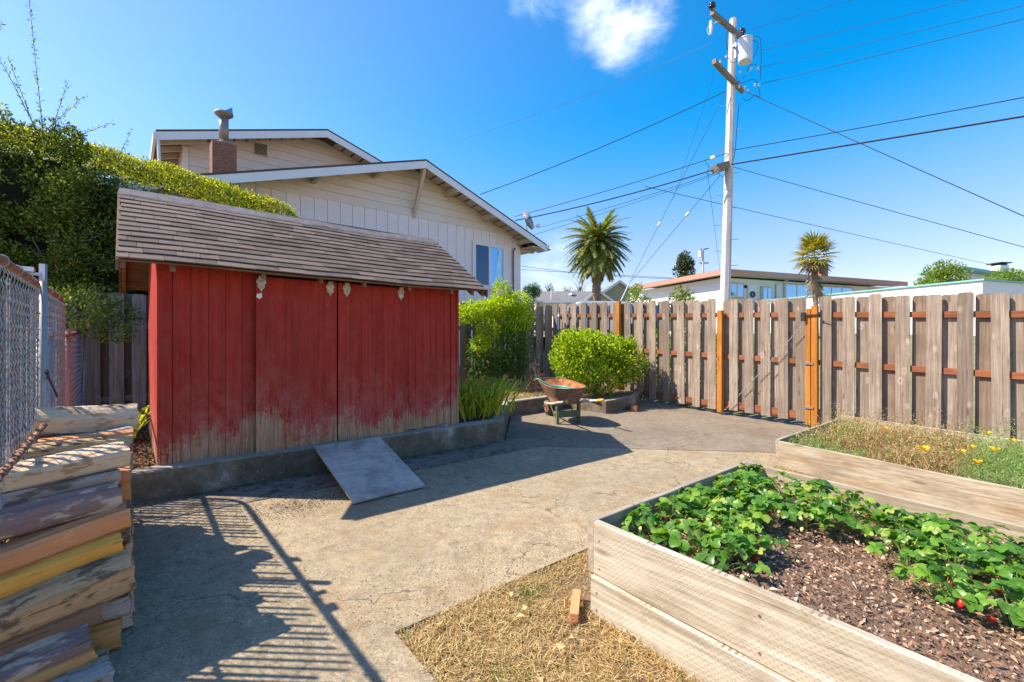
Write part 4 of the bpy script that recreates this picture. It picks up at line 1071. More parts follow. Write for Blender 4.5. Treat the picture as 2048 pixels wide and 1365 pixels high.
for yy in (1.56, .75, -.1):
    for zz_ in (.06, .15, .27, .42):
        xo = 1.9145 if zz_ < .2 else 1.9385
        MB().tube([(xo+.004, yy, G(1.95, yy)+zz_-.03), (xo-.0015, yy, G(1.95, yy)+zz_-.03)], .0055, 8).build('screw_head', M['rust'], bed, loc=-O)
# mulch chips in the near bed
rg = np.random.default_rng(4)
n = 15000
P = np.stack([rg.uniform(2.02, 3.86, n), rg.uniform(-1.0, 1.58, n), np.zeros(n)], 1)
P[:, 2] = .035*P[:, 1]-.01*P[:, 0]+.342+.02*np.sin(P[:, 0]*5+P[:, 1]*3)+rg.uniform(0, .012, n)
D = rg.normal(size=(n, 3))*np.array([1, 1, .3])
tag(link('mulch_chips', leaf_mesh('mulch_chips', P, D, rg.choice([.015, .025, .045], n, p=[.5, .35, .15]), rg.choice([.006, .01, .014], n), M['chip'], 1, .2, .1)), 'brown bark mulch chips spread over the strawberry bed soil', 'mulch', kind='stuff')

for (x, y, rz, L_, lb) in ((2.33, .82, .5, .11, 'short grey wood scrap on the mulch near the near board'), (2.29, .73, .2, .09, 'thin pale wood splinter beside the grey wood scrap'), (2.62, .06, .9, .14, 'flat pale plastic strip lying on the mulch at the right')):
    small_block('wood_scrap', (x, y, G(x, y)+.352), rz, L_, .014, .005, M['ply'], lb, 'scrap')
# strawberry plants
def leaflet(r, Lf):
    pts = []
    n = 13
    for i in range(n):
        t = i/(n-1); a = -math.pi*.5+2*math.pi*t*.5
        pass
    outline = []
    m_ = 9
    for sgn in (1, -1):
        rng_ = range(m_) if sgn == 1 else range(m_-2, 0, -1)
        for i in rng_:
            t = i/(m_-1); w = math.sin(math.pi*min(1, t*.94+.03))**.7*.43*(1+(.13 if i % 2 else -.09))
            outline.append((t*Lf, sgn*w*Lf))
    return outline
def straw_leaf_mesh(seed):
    r = random.Random(seed); mb = MB(); Lf = .05
    for az in (-1.35, 0, 1.35):
        ol = leaflet(r, Lf*(1.0 if az == 0 else .93)); tilt = r.uniform(-.25, .1); cup = r.uniform(.12, .3)
        ca, sa = math.cos(az), math.sin(az); vs = []
        def tr(x, y):
            z = abs(y)*cup*1.4+math.sin(x/Lf*2.6)*.006+x*tilt-(x/Lf)**2*.008
            return (x*ca-y*sa, x*sa+y*ca, z)
        mid = [tr(Lf*t, 0) for t in (.33, .66)]
        vs = [tr(x, y) for x, y in ol]+mid; n = len(ol)
        m1, m2 = n, n+1
        fs = []
        for i in range(n):
            x = (ol[i][0]+ol[(i+1) % n][0])/2
            fs.append((i, (i+1) % n, m1 if x < Lf*.5 else m2))
        # join the two centre points along the fold
        top = min(range(1, 8), key=lambda i: abs(ol[i][0]-Lf*.5)); bt = min(range(n-7, n), key=lambda i: abs(ol[i][0]-Lf*.5))
        fs += [(top, m2, m1), (bt, m1, m2)]
        mb.add(vs, fs)
    return mb.mesh('leaf', M['strawleaf'], smooth=True)
LM = [straw_leaf_mesh(i) for i in range(7)]
mbB = MB().lathe([(0, -.022), (.006, -.018), (.011, -.008), (.012, 0), (.008, .007), (0, .009)], (0,0,0), 10)
BER = mbB.mesh('berry', M['berry'], True); BEP = MB().lathe([(0, -.018), (.005, -.014), (.009, -.006), (.010, 0), (.006, .006), (0, .008)], (0,0,0), 8).mesh('unripe_berry', M['berry_pale'], True)
r = random.Random(5)
spots = []
for i in range(10): spots.append((2.2+.165*i+r.uniform(-.03, .03), 1.45+r.uniform(-.06, .05)))
for i in range(8): spots.append((2.24+.19*i+r.uniform(-.04, .04), 1.24+r.uniform(-.05, .05)) if i < 7 else (3.6, 1.22))
for i in range(3): spots.append((2.24+.16*i, 1.04+r.uniform(-.03, .03)))
for i in range(6): spots.append((3.62+r.uniform(-.08, .05), 1.02-.2*i+r.uniform(-.04, .04)))
for i in range(6): spots.append((3.35+r.uniform(-.06, .05), .98-.2*i+r.uniform(-.04, .04)))
for i in range(4): spots.append((3.05+r.uniform(-.06, .06), .5-.19*i+r.uniform(-.03, .03)))
spots += [(3.15, .98), (3.0, 1.1), (2.75, .30), (2.78, .1), (2.74, -.1), (3.62, -.25), (3.35, -.3), (3.1, -.3)]
def zone(x, y):
    if y > 1.34: return 'left end row'
    if y > 1.13 and x < 3.4: return 'second row from left end'
    if x < 2.6: return 'near left corner clump'
    if x > 3.5: return 'far board row'
    if x < 2.9: return 'alone over bare mulch'
    return 'middle beside bare mulch'
zc = {}
for si, (x, y) in enumerate(spots):
    z = G(x, y)+.34
    zn = zone(x, y); zc[zn] = zc.get(zn, 0)+1
    lb = f"strawberry plant number {('one','two','three','four','five','six','seven','eight','nine','ten','eleven','twelve','thirteen','fourteen','fifteen')[zc[zn]-1]} counting rightwards, {zn}"
    if x < 2.9 and y < .35: lb = ('strawberry plant nearest the camera with yellowish stems over bare mulch', 'strawberry plant at the right frame edge with pale berries', 'strawberry plant low beside the near board at the right')[0 if y > .25 else (1 if y > .05 else 2)]
    pl = empty('strawberry_plant', (x, y, z), r.uniform(0, 6.28), label=lb, cat='strawberry plant', group='strawberry plants in the near bed')
    st = MB(); nl = r.randint(20, 27); big = r.uniform(.9, 1.2)
    for i in range(nl):
        a = r.uniform(0, 6.283); rr_ = (r.random()**.6)*.15*big; h = (.15-rr_*.45)*big*r.uniform(.65, 1.15)+.02
        p = Vector((rr_*math.cos(a), rr_*math.sin(a), h))
        lo = link('leaf', LM[r.randrange(7)], pl, p, (r.uniform(-.6, .6), r.uniform(-.35, .75), a+r.uniform(-.9, .9)))
        s_ = r.uniform(.6, 1.22)*big; lo.scale = (s_, s_, s_)
        st.tube([(0, 0, 0), (p.x*.6, p.y*.6, p.z*.75), tuple(p)], .0014, 3, cap=False)
    st.build('stems', M['stem'], pl)
    for i in range(r.randint(2, 5)):
        a = r.uniform(0, 6.28); rr_ = r.uniform(.09, .2); red = r.random() < .24
        bo = link('berry', BER if red else BEP, pl, (rr_*math.cos(a), rr_*math.sin(a), r.uniform(.02, .09)), (r.uniform(-.8, .8), r.uniform(-.8, .8), 0))
        s_ = r.uniform(.8, 1.4); bo.scale = (s_,)*3

# flower bed foliage
n = 13000; x = rg.uniform(6.05, 8.35, n); y = rg.uniform(-.9, 2.05, n)
hv = .35+1.25*np.clip(np.sin(x*5.3+y*2.1)*np.sin(y*4.7-x*1.9)*.6+.5, 0, 1)
green = (y < .55) | ((x < 6.4) & (y > 1.3)) | ((y > 1.6) & (rg.random(n) < .5)) | (rg.random(n) < .2)
def bedz(x, y): return .035*y-.01*x+.2
P = np.stack([x, y, bedz(x, y)], 1)
D = unit(rg.normal(size=(n, 3))*np.array([.85, .85, .3])+np.array([0, 0, .8]))
lowr = (1-.5*np.exp(-((x-6.0)/.35)**2))*hv
g = green
tag(link('poppy_foliage', blade_mesh('poppy_foliage', P[g], D[g], .33*lowr[g], .005, M['feather'], 2, .6, 4)), 'feathery grey-green poppy foliage in the far bed', 'poppy foliage', kind='stuff')
g = ~green
tag(link('dry_weeds', blade_mesh('dry_weeds', P[g], D[g], .36*lowr[g], .0045, M['drystem'], 3, .5, 4)), 'dry brown weed stems in the far bed', 'weeds', kind='stuff')
n = 15000; x = rg.uniform(6.05, 8.3, n); y = rg.uniform(-.9, 2.02, n)
zz = rg.uniform(.02, .33, n)*(1-.5*np.exp(-((x-6.0)/.45)**2))*(.35+1.1*np.clip(np.sin(x*5.3+y*2.1)*np.sin(y*4.7-x*1.9)*.6+.5, 0, 1)); P = np.stack([x, y, bedz(x, y)+zz], 1)
gm = (y < .6) | ((x < 6.35) & (y > 1.3)) | (rg.random(n) < .22)
tag(link('feathery_leaves', leaf_mesh('feathery_leaves', P[gm], rg.normal(size=(gm.sum(), 3)), .04, .008, M['feather'], 5)), 'fine divided leaves of the poppies in the far bed', 'poppy foliage', kind='stuff')
tag(link('dry_leaves', leaf_mesh('dry_leaves', P[~gm], rg.normal(size=((~gm).sum(), 3)), .03, .008, M['drystem'], 6)), 'small dry brown leaves among the weeds in the far bed', 'weeds', kind='stuff')
r = random.Random(8)
pops = [(6.17, .815, .22, 1.6, 'large orange poppy nearest the front board of the far bed'), (7.7, .46, .27, 1.1, 'orange poppy highest in front of the fence boards'), (6.09, .43, .2, 1.1, 'orange poppy low above the front board, right part of the bed'),
        (7.3, .25, .28, 1.0, 'orange poppy near the right frame edge against the fence'), (6.66, .35, .25, 1.2, 'orange poppy in the middle of the green poppy foliage'), (6.98, 1.27, .26, 1.0, 'orange poppy standing among the dry brown weeds'),
        (6.3, .55, .24, 1.0, 'small orange poppy between two larger ones above the front board'), (6.5, .5, .27, .9, 'small yellow-orange poppy behind the front row'), (7.0, .1, .27, 1.0, 'orange poppy at the right frame edge low in foliage'), (8.25, 2.0, .2, 1.0, 'orange poppy at the far left corner beside the gate post')]
for (x, y, h, s_, lb) in pops:
    p = empty('poppy', (x, y, G(x, y)+.2), r.uniform(0, 6), label=lb, cat='flower', group='orange poppies in the far bed')
    MB().tube([(0, 0, 0), (.01, 0, h*.6), (0, 0, h)], .0016, 4).build('stem', M['stem'], p)
    for k in range(4):
        a = k*math.pi/2; mb = MB(); c, s2 = math.cos(a), math.sin(a); vs = [(0, 0, 0)]
        for t, w, z in ((.5, .5, .008), (1, .65, .02), (1.15, 0, .025), (1, -.65, .02), (.5, -.5, .008)):
            xx, yy = t*.028*s_, w*.028*s_; vs.append((xx*c-yy*s2, xx*s2+yy*c, z*s_*1.2))
        mb.add(vs, [(0, 1, 2, 3), (0, 3, 4, 5)]); mb.build('petal', M['poppy'], p, loc=(0, 0, h))

# dry lawn
n = 60000; x = rg.uniform(1.02, 1.96, n); y = rg.uniform(-.6, 2.09, n)
kp = rg.random(n) < np.clip(.62+.5*np.sin(x*9+1.5*np.sin(y*7))*np.sin(y*8+x*3), .2, 1); x = x[kp]; y = y[kp]; n = len(x)
P = np.stack([x, y, .035*y-.01*x-.01+rg.uniform(0, .012, n)], 1)
D = unit(rg.normal(size=(n, 3))*np.array([1, 1, .22])+np.array([0, 0, .22]))
tag(link('dry_grass', blade_mesh('dry_grass', P, D, .062, .0026, M['straw'], 7, .15, 3)), 'matted straw-coloured dry grass between patio and raised bed', 'grass', kind='stuff')
n = 9000; x = rg.uniform(1.96, 6.0, n); y = 2.085-np.abs(rg.normal(0, .13, n)); P = np.stack([x, y, .035*y-.01*x-.01], 1)
D = unit(rg.normal(size=(n, 3))*np.array([1, 1, .3])+np.array([0, 0, .5]))
tag(link('dry_grass', blade_mesh('dry_grass', P, D, .05, .003, M['straw'], 8, .2, 3)), 'dry grass strip along the concrete between the beds', 'grass', kind='stuff')
cl = []
for (cx, cy, k, rad) in ((1.78, 1.93, 60, .05), (1.26, 1.55, 60, .07), (1.62, 1.9, 25, .08), (1.06, 2.085, 6, .01), (1.5, 1.2, 20, .06), (1.8, .9, 30, .05), (1.1, 1.3, 14, .05), (4.9, 2.1, 30, .1), (5.6, 2.0, 40, .12), (7.6, 2.14, 50, .3)):
    cl.append(np.stack([rg.normal(cx, rad, k), rg.normal(cy, rad, k), np.full(k, .035*cy-.01*cx-.01)], 1))
P = np.concatenate(cl); D = unit(rg.normal(size=P.shape)*np.array([.7, .7, .1])+np.array([0, 0, .7]))
tag(link('green_weeds', blade_mesh('green_weeds', P, D, .075, .004, M['grass'], 9, .3, 4)), 'small tufts of green grass in the dry lawn', 'grass', kind='stuff')
# litter: dead leaves along the strip, on the terrace, by the kerb
def litter(name, n, fx, fy, zf, label, L=.03, Wd=.014, mat='litter', seed=1):
    x = fx(n); y = fy(n); P = np.stack([x, y, zf(x, y)+rg.uniform(.001, .014, n)], 1); D = rg.normal(size=(n, 3))*np.array([1, 1, .25])
    return tag(link(name, leaf_mesh(name, P, D, L, Wd, M[mat], seed)), label, 'leaf litter', kind='stuff')
gz = lambda x, y: .035*y-.01*x+.003
litter('leaf_litter', 1300, lambda n: rg.normal(1.15, .28, n), lambda n: rg.normal(4.05, .13, n), gz, 'brown leaf crumbs scattered on the patio beside the plywood ramp', .012, .008)
litter('kerb_litter', 1500, lambda n: rg.uniform(-.1, 3.6, n), lambda n: 4.8-np.abs(rg.normal(0, .05, n)), gz, 'dark leaf crumbs gathered along the foot of the kerb', .014, .008)
litter('terrace_litter', 4500, lambda n: rg.uniform(-.4, .25, n), lambda n: rg.uniform(4.95, 8.4, n), lambda x, y: .40+.012*(y-5), 'brown dead leaves on the soil between fence and shed', .04, .02)
litter('straw_litter', 6500, lambda n: rg.uniform(3.4, 6.8, n), lambda n: rg.uniform(6.45, 8.4, n), lambda x, y: .40+.012*(y-5)*1.0, 'pale dry leaves and straw on the terrace behind the kerb', .06, .012, 'straw', 3)
litter('terrace_litter', 2500, lambda n: rg.uniform(3.3, 4.1, n), lambda n: rg.uniform(4.98, 6.5, n), lambda x, y: .40+.012*(y-5), 'brown dead leaves beside the red shed under the lily clump', .035, .016)
litter('patio_grit', 2600, lambda n: rg.uniform(.9, 8.5, n), lambda n: 2.13+np.abs(rg.normal(0, .22, n)), gz, 'grit and dry grass crumbs blown along the edge of the patio', .014, .006, 'straw', 6)
litter('patio_grit', 900, lambda n: rg.uniform(.3, 6.5, n), lambda n: rg.uniform(2.2, 4.7, n), gz, 'scattered dark crumbs and specks on the open patio', .012, .006, 'litter', 7)
litter('dead_leaves', 14, lambda n: rg.uniform(1.1, 1.9, n), lambda n: rg.uniform(1.0, 2.0, n), lambda x, y: .035*y+.01, 'curled tan dead leaves lying in the dry grass', .045, .028, 'straw', 4)

# ------------------------------------------------------------------ plants in the yard
def plant(name, P, D, L, Wd, mat, label, cat, loc, stems=None, seed=0, group=None, extra=None, fold=.25):
    o = empty(name, loc, label=label, cat=cat, group=group)
    me = leaf_mesh('foliage', P-np.array(loc), D, L, Wd, mat, seed, fold); link('foliage', me, o)
    for (P2, D2, L2, W2, m2) in (extra or ()):
        link('foliage', leaf_mesh('foliage', P2-np.array(loc), D2, L2, W2, m2, seed+1, fold), o)
    if stems is not None:
        stems.v = [tuple(Vector(v)-Vector(loc)) for v in stems.v]; stems.build('stems', M['bark'], o)
    return o
r = random.Random(15)
# nandina: tall canes with bright tops over a dark lower mass
def bl(c, s, k, r, rad): return [((c[0]+r.gauss(0, s[0]), c[1]+r.gauss(0, s[1]), c[2]+r.gauss(0, s[2])), rad*r.uniform(.7, 1.3)) for _ in range(k)]
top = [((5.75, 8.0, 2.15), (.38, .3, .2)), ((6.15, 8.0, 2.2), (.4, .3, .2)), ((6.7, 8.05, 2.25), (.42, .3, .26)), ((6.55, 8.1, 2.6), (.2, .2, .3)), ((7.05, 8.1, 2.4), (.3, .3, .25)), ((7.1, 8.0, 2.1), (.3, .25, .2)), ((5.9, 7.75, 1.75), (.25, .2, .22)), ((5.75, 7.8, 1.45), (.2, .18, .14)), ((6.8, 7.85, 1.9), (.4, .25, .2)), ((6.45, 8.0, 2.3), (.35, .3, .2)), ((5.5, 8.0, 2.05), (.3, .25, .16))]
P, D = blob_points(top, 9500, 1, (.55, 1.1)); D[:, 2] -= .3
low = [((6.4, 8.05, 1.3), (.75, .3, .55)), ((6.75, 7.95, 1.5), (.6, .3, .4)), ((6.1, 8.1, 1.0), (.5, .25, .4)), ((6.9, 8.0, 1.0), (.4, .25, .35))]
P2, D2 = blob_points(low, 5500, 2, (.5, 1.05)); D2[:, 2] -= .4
st = MB()
for i in range(14):
    bx = r.uniform(5.8, 7.1); st.tube([(bx, 8.1, .4), (bx+r.uniform(-.1, .1), 8.05, 1.2), (bx+r.uniform(-.25, .25), 8.0, 2.1)], [.012, .01, .005], 5)
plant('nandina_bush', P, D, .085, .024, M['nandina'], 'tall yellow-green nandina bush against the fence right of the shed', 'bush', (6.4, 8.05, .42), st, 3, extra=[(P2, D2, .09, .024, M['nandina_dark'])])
# bright green shrub
bs = [((7.55, 6.45, 1.12), (.8, .55, .56)), ((8.45, 5.9, 1.0), (.35, .3, .4)), ((8.0, 6.1, 1.0), (.45, .4, .5)), ((8.25, 6.3, 1.3), (.4, .35, .35)), ((6.85, 6.2, .95), (.3, .3, .3)), ((7.0, 6.35, 1.15), (.42, .4, .42)), ((7.25, 6.5, 1.45), (.45, .4, .3)), ((8.1, 6.3, 1.15), (.5, .45, .42)), ((8.3, 6.0, .95), (.42, .4, .35)), ((7.7, 6.1, .75), (.75, .4, .35)), ((8.0, 6.55, 1.35), (.35, .3, .25)), ((6.85, 6.3, 1.35), (.2, .2, .25)), ((7.8, 6.6, 1.45), (.3, .3, .2)), ((8.35, 5.9, 1.25), (.12, .12, .3))]
for b in list(bs):
    for q in range(5):
        d = Vector((r.gauss(0, 1), r.gauss(0, 1), r.gauss(0, 1))).normalized()
        bs.append(((b[0][0]+d.x*b[1][0]*1.02, b[0][1]+d.y*b[1][1]*.95, b[0][2]+abs(d.z)*b[1][2]*.98), r.uniform(.06, .15)))
P, D = blob_points(bs, 15000, 5, (.6, 1.12))
st = MB()
for i in range(12):
    a = r.uniform(0, 6.28); st.tube([(7.6, 6.2, .34), (7.6+.3*math.cos(a), 6.3+.2*math.sin(a), .7), (7.6+.7*math.cos(a), 6.35+.4*math.sin(a), 1.2)], [.02, .014, .006], 5)
plant('green_shrub', P, D, .068, .036, M['shrub'], 'rounded bright green glossy shrub in the low planter before the fence', 'shrub', (7.6, 6.2, .34), st, 6)
# dry brown weed beside the wheelbarrow
P, D = blob_points([((6.35, 6.75, .85), (.1, .1, .28)), ((6.5, 6.8, .65), (.12, .1, .2)), ((6.2, 6.7, .62), (.1, .1, .15))], 500, 7, (.3, 1.1))
st = MB().tube([(6.35, 6.75, .4), (6.35, 6.75, 1.1)], .006, 5).tube([(6.4, 6.78, .4), (6.52, 6.8, .85)], .005, 5)
plant('dried_weed', P, D, .045, .02, M['litter'], 'dried brown seed-head weed behind the wheelbarrow', 'weed', (6.35, 6.75, .4), st, 7)
# dark twiggy plant behind
P, D = blob_points([((7.0, 7.4, 1.75), (.2, .15, .3)), ((7.3, 7.5, 1.7), (.2, .15, .25))], 260, 8, (.2, 1.1))
# day lilies
def clump(name, c, k, L, Wd, mat, label, cat, droop=.55, spread=.9, seed=1, rad=.12, up=1.0):
    rg2 = np.random.default_rng(seed); a = rg2.uniform(0, 6.283, k)
    P = np.stack([rg2.normal(0, rad, k), rg2.normal(0, rad, k), np.zeros(k)], 1)
    D = unit(np.stack([np.cos(a)*spread*rg2.uniform(.2, 1, k), np.sin(a)*spread*rg2.uniform(.2, 1, k), np.full(k, up)], 1))
    o = empty(name, c, label=label, cat=cat); link('blades', blade_mesh('blades', P, D, L, Wd, mat, seed, droop, 7), o); return o
lo = clump('day_lily', (4.0, 5.6, .41), 620, 1.08, .026, M['lily'], 'arching green and gold day lily clump at the shed corner', 'plant', .62, .85, 2, .2, 1.35)
P, D = blob_points([((0, 0, .78), (.35, .3, .15))], 260, 9, (.2, 1.1)); link('dry_flower_stalks', blade_mesh('dry_flower_stalks', P-np.array([0,0,.45]), D*np.array([.3,.3,1])+np.array([0,0,1.2]), .3, .006, M['straw'], 3, .6, 4), lo)
for fp_ in ((.15, .1, .86), (.28, .0, .74), (.05, .2, .8)): link('orange_flower', leaf_mesh('orange_flower', np.zeros((6, 3)), rg.normal(size=(6, 3)), .06, .025, M['poppy'], 2), lo, fp_)
clump('day_lily', (4.35, 6.6, .41), 90, .45, .014, M['grass'], 'small fresh green grass tuft on the terrace behind the lily', 'plant', .3, .6, 5, .08)
ag = clump('strap_leaf_plant', (-.08, 6.35, .42), 46, .8, .035, M['hedge_top'], 'strap-leaved plant in shade at the back left by the chain-link fence', 'plant', .55, .75, 11, .07)
clump('strap_leaf_plant', (-.25, 4.75, .42), 9, .52, .03, M['nandina'], 'short sunlit yellow-green strap leaves behind the woodpile', 'plant', .5, .8, 12, .03)
P, D = blob_points([((-.35, 8.1, 1.95), (.35, .2, .28)), ((-.05, 8.2, 1.85), (.22, .15, .18)), ((-.5, 7.6, 1.85), (.35, .4, .3)), ((-.1, 7.9, 1.6), (.2, .2, .12))], 2600, 13, (.5, 1.1))
st = MB().tube([(-.45, 7.9, .4), (-.4, 8.0, 1.8)], .015, 6)
plant('fence_shrub', P, D, .05, .024, M['tree'], 'small leafy shrub peeping over the low chain-link fence', 'shrub', (-.45, 7.9, .4), st, 14)

# ------------------------------------------------------------------ tall hedge and tree on the left
def hedge_points(x0, x1, y0, y1, z0, z1f, n, seed, amp=.06):
    rg2 = np.random.default_rng(seed)
    A = [(x1-x0)*(2.5), (x1-x0)*(y1-y0), (y1-y0)*2.8]; A = np.array(A)/sum(A)
    face = rg2.choice(3, n, p=A)
    x = rg2.uniform(x0, x1, n); y = rg2.uniform(y0, y1, n); zt = z1f(x); z = rg2.uniform(0, 1, n)*(zt-z0)+z0
    y = np.where(face == 0, y0, y); z = np.where(face == 1, zt, z); x = np.where(face == 2, x1, x)
    bump = amp*(np.sin(x*3.1+z*2.7)+np.sin(x*7.3-z*5.1+1)+np.sin(z*4.3+y*6))*.5
    # rounded upper edges
    P = np.stack([x, y, z], 1); N = np.zeros((n, 3)); N[face == 0] = (0, -1, 0); N[face == 1] = (0, 0, 1); N[face == 2] = (1, 0, 0)
    P += N*(bump+rg2.normal(0, .04, n)-.02)[:, None]
    c = np.clip((P[:, 2]-(z1f(P[:, 0])-.35))/.35, 0, 1); P[:, 1] += c**2*.28*(face == 0); P[:, 2] -= np.clip((y0+.35-P[:, 1])/.35, 0, 1)**2*.22*(face == 1)
    e = np.clip((P[:, 0]-(x1-.5))/.5, 0, 1); P[:, 2] -= e**2*.35*(face != 2); P[:, 0] -= ((face == 2)*np.clip((P[:, 2]-(z1f(P[:, 0])-.7))/.7, 0, 1)**2*.4)
    D = unit(N+rg2.normal(size=(n, 3))*.7+np.array([0, 0, .3]))
    keep = P[:, 2] < z1f(P[:, 0])-np.clip((P[:, 0]-(x1-.8))/.8, 0, 1)**2*.5+.06
    return P[keep], D[keep], face[keep]
zt = lambda x: 4.58-.13*np.clip(x+.6, 0, 5)
P, D, face = hedge_points(-1.9, 2.75, 9.4, 11.0, 1.2, zt, 95000, 1, .05)
top = (P[:, 2] > zt(P[:, 0])-.45)
rsel = np.random.default_rng(2).random(len(P)) < np.clip((P[:, 2]-(zt(P[:, 0])-.62))/.4, 0, .93)
HO = (0.6, 10.2, 1.0)
hd = empty('tall_hedge', HO, label='tall clipped hedge with yellow-green top behind the shed roof', cat='hedge')
link('foliage', leaf_mesh('foliage', P[~rsel]-np.array(HO), D[~rsel], .042, .022, M['hedge'], 1), hd)
P2 = P[rsel]; link('foliage', leaf_mesh('foliage', P2-np.array(HO), D[rsel], .042, .022, M['hedge_top'], 2), hd)
mb = MB().box(-1.95, 2.5, 9.62, 10.9, .8, 3.55).box(-1.95, 1.2, 9.75, 10.8, 3.5, 4.0); mb.v = [tuple(Vector(v)-Vector(HO)) for v in mb.v]; mb.build('light_block_core', M['core'], hd)  # solid dark boxes added inside the hedge to block light
# left leafy tree / hedge mass
r = random.Random(44)
bs = []
for i in range(90):
    x = r.uniform(-3.2, -.1); y = r.uniform(8.9, 9.6); z = r.uniform(2.0, 4.75-.35*max(0, x+1.4))
    bs.append(((x, y+r.uniform(-.2, .2), z), r.uniform(.14, .4)))
P, D = blob_points(bs, 42000, 31, (.75, 1.06))
TO = (-1.6, 9.4, .5)
tr_ = empty('broadleaf_tree', TO, label='dense broadleaf tree at far left with bare whips rising above', cat='tree')
sel = np.random.default_rng(3).random(len(P)) < .25+.3*(np.sin(P[:, 0]*4+P[:, 2]*3) > .3)
link('crown', leaf_mesh('crown', P[sel]-np.array(TO), D[sel], .06, .028, M['tree'], 4), tr_); link('crown', leaf_mesh('crown', P[~sel]-np.array(TO), D[~sel], .055, .026, M['hedge'], 5), tr_)
mb = MB().box(-3.4, -.35, 9.3, 9.7, 1.5, 4.1); mb.v = [tuple(Vector(v)-Vector(TO)) for v in mb.v]; mb.build('light_block_core', M['core'], tr_)  # solid dark box added to stop light passing through the crown
mb = MB().tube([(-1.6, 9.3, .3), (-1.55, 9.2, 1.6), (-1.3, 9.1, 3.0)], [.12, .1, .06], 8); mb.v = [tuple(Vector(v)-Vector(TO)) for v in mb.v]; mb.build('trunk', M['bark'], tr_)
# whips above the crown
wm = MB(); WP = []; WD = []
def whip(a, b, n=40, sag_=.0, side=True):
    n = int(n*1.6)
    a = Vector(a); b = Vector(b); wm.tube([a, a.lerp(b, .5)+Vector((0, 0, sag_)), b], [.005, .0035, .002], 4, cap=False)
    for i in range(n):
        t = (i+.5)/n; p = a.lerp(b, t)+Vector((0, 0, sag_*4*t*(1-t)))
        d = Vector((r.gauss(0, 1), r.gauss(0, 1), r.gauss(.2, 1))).normalized(); WP.append(p+d*.01); WD.append(d+(b-a).normalized()*.8)
whip((-.86, 9.0, 4.2), (-1.02, 9.0, 6.35), 60); whip((-.86, 9.0, 4.4), (-.45, 9.0, 5.05), 30); whip((-.9, 9.0, 4.3), (-1.5, 9.0, 5.65), 50, .1); whip((-1.3, 9.0, 4.3), (-1.9, 9.0, 5.5), 50, .15)
whip((-1.2, 9.0, 4.4), (-2.0, 9.0, 5.9), 60, .1); whip((-.8, 9.0, 4.4), (-.62, 9.0, 5.2), 22); whip((-.7, 9.0, 4.3), (-.15, 9.0, 4.75), 30); whip((-.95, 9., 4.4), (-1.2, 9., 5.3), 22); whip((-.1, 9.3, 4.3), (.08, 9.3, 4.85), 18); whip((-1.5, 9., 4.5), (-1.25, 9., 5.75), 40, .12)
WP = np.array(WP)-np.array(TO); link('whip_leaves', leaf_mesh('whip_leaves', WP, np.array(WD), .05, .02, M['tree'], 6), tr_)
wm.v = [tuple(Vector(v)-Vector(TO)) for v in wm.v]; wm.build('whips', M['bark'], tr_)
# paler tree in front of it
bs = []
for i in range(46):
    x = r.gauss(-.72, .28); z = r.uniform(2.1, 3.9); bs.append(((x, 8.95+r.uniform(-.15, .15), z), r.uniform(.1, .24)))
P, D = blob_points(bs, 9000, 35, (.5, 1.1))
t2 = empty('young_tree', (-.72, 8.95, .4), label='young pale-leaved tree in front of the dark hedge left of the shed', cat='tree')
link('crown', leaf_mesh('crown', P-np.array((-.72, 8.95, .4)), D, .055, .026, M['tree'], 7), t2)
MB().tube([(0, 0, 0), (.02, 0, 1.6), (-.03, 0, 2.4), (.02, 0, 3.2)], [.04, .035, .025, .01], 8).tube([(0, 0, 2.0), (.25, -.05, 2.5), (.45, -.05, 2.65)], [.02, .012, .006], 5).tube([(0, 0, 1.9), (-.25, -.05, 2.5)], [.02, .008], 5).build('trunk', M['bark'], t2)

# ------------------------------------------------------------------ beige house behind
HO = Vector((6.4, 12, 0))
house = empty('beige_house', HO, label='beige two-level house with white fascia, board siding and brick chimney', cat='house')
def hp(mb, name, mat, parent=house, **k):
    mb.v = [tuple(Vector(v)-HO) for v in mb.v]; return mb.build(name, mat, parent, **k)
def gable_z(x, px, pz, sl): return pz-abs(x-px)*sl
YW = 12.0
PX, PZ, SLR, SLL = 6.42, 6.47, .367, .315
def lowz(x): return PZ+.07-((x-PX)*SLR if x > PX else (PX-x)*SLL)
hp(MB().add([(x, y, z) for y in (YW+.03, YW+7) for x, z in ((-2, .3), (10.52, .3), (10.52, lowz(10.52)), (PX, lowz(PX)), (-2, lowz(-2)))], [(4,3,2,1,0),(5,6,7,8,9),(0,1,6,5),(1,2,7,6)]), 'wall_core', M['cream'])
def clip_course(parent, z0, z1, x0, x1, zf, y, th, mat, name):
    # horizontal board clipped by the roof line: sample x
    N = 40; xs_ = [x0+(x1-x0)*i/N for i in range(N+1)]
    ok = [x for x in xs_ if zf(x) > z0+.02]
    if len(ok) < 2: return
    # refine the ends
    top = [(x, min(z1, zf(x))) for x in ok]; poly = [(ok[0], z0), (ok[-1], z0)]+top[::-1]
    n = len(poly); vs = [(x, y, z) for x, z in poly]+[(x, y+th, z) for x, z in poly]
    # butt lower edge proud
    vs[0] = (poly[0][0], y-.012, z0); vs[1] = (poly[1][0], y-.012, z0)
    hp(MB().add(vs, [tuple(range(n)), tuple(range(n, 2*n))[::-1]]+[(i, n+i, n+(i+1) % n, (i+1) % n) for i in range(n)]), name, mat, parent)
lw = empty('gable_wall'); lw.parent = house
z = 5.14
while z < 6.55:
    clip_course(lw, z, z+.215, 1.0, 10.3, lowz, YW+.0, .024, M['cream'], 'siding_board'); z += .22
x = .35; k = 0
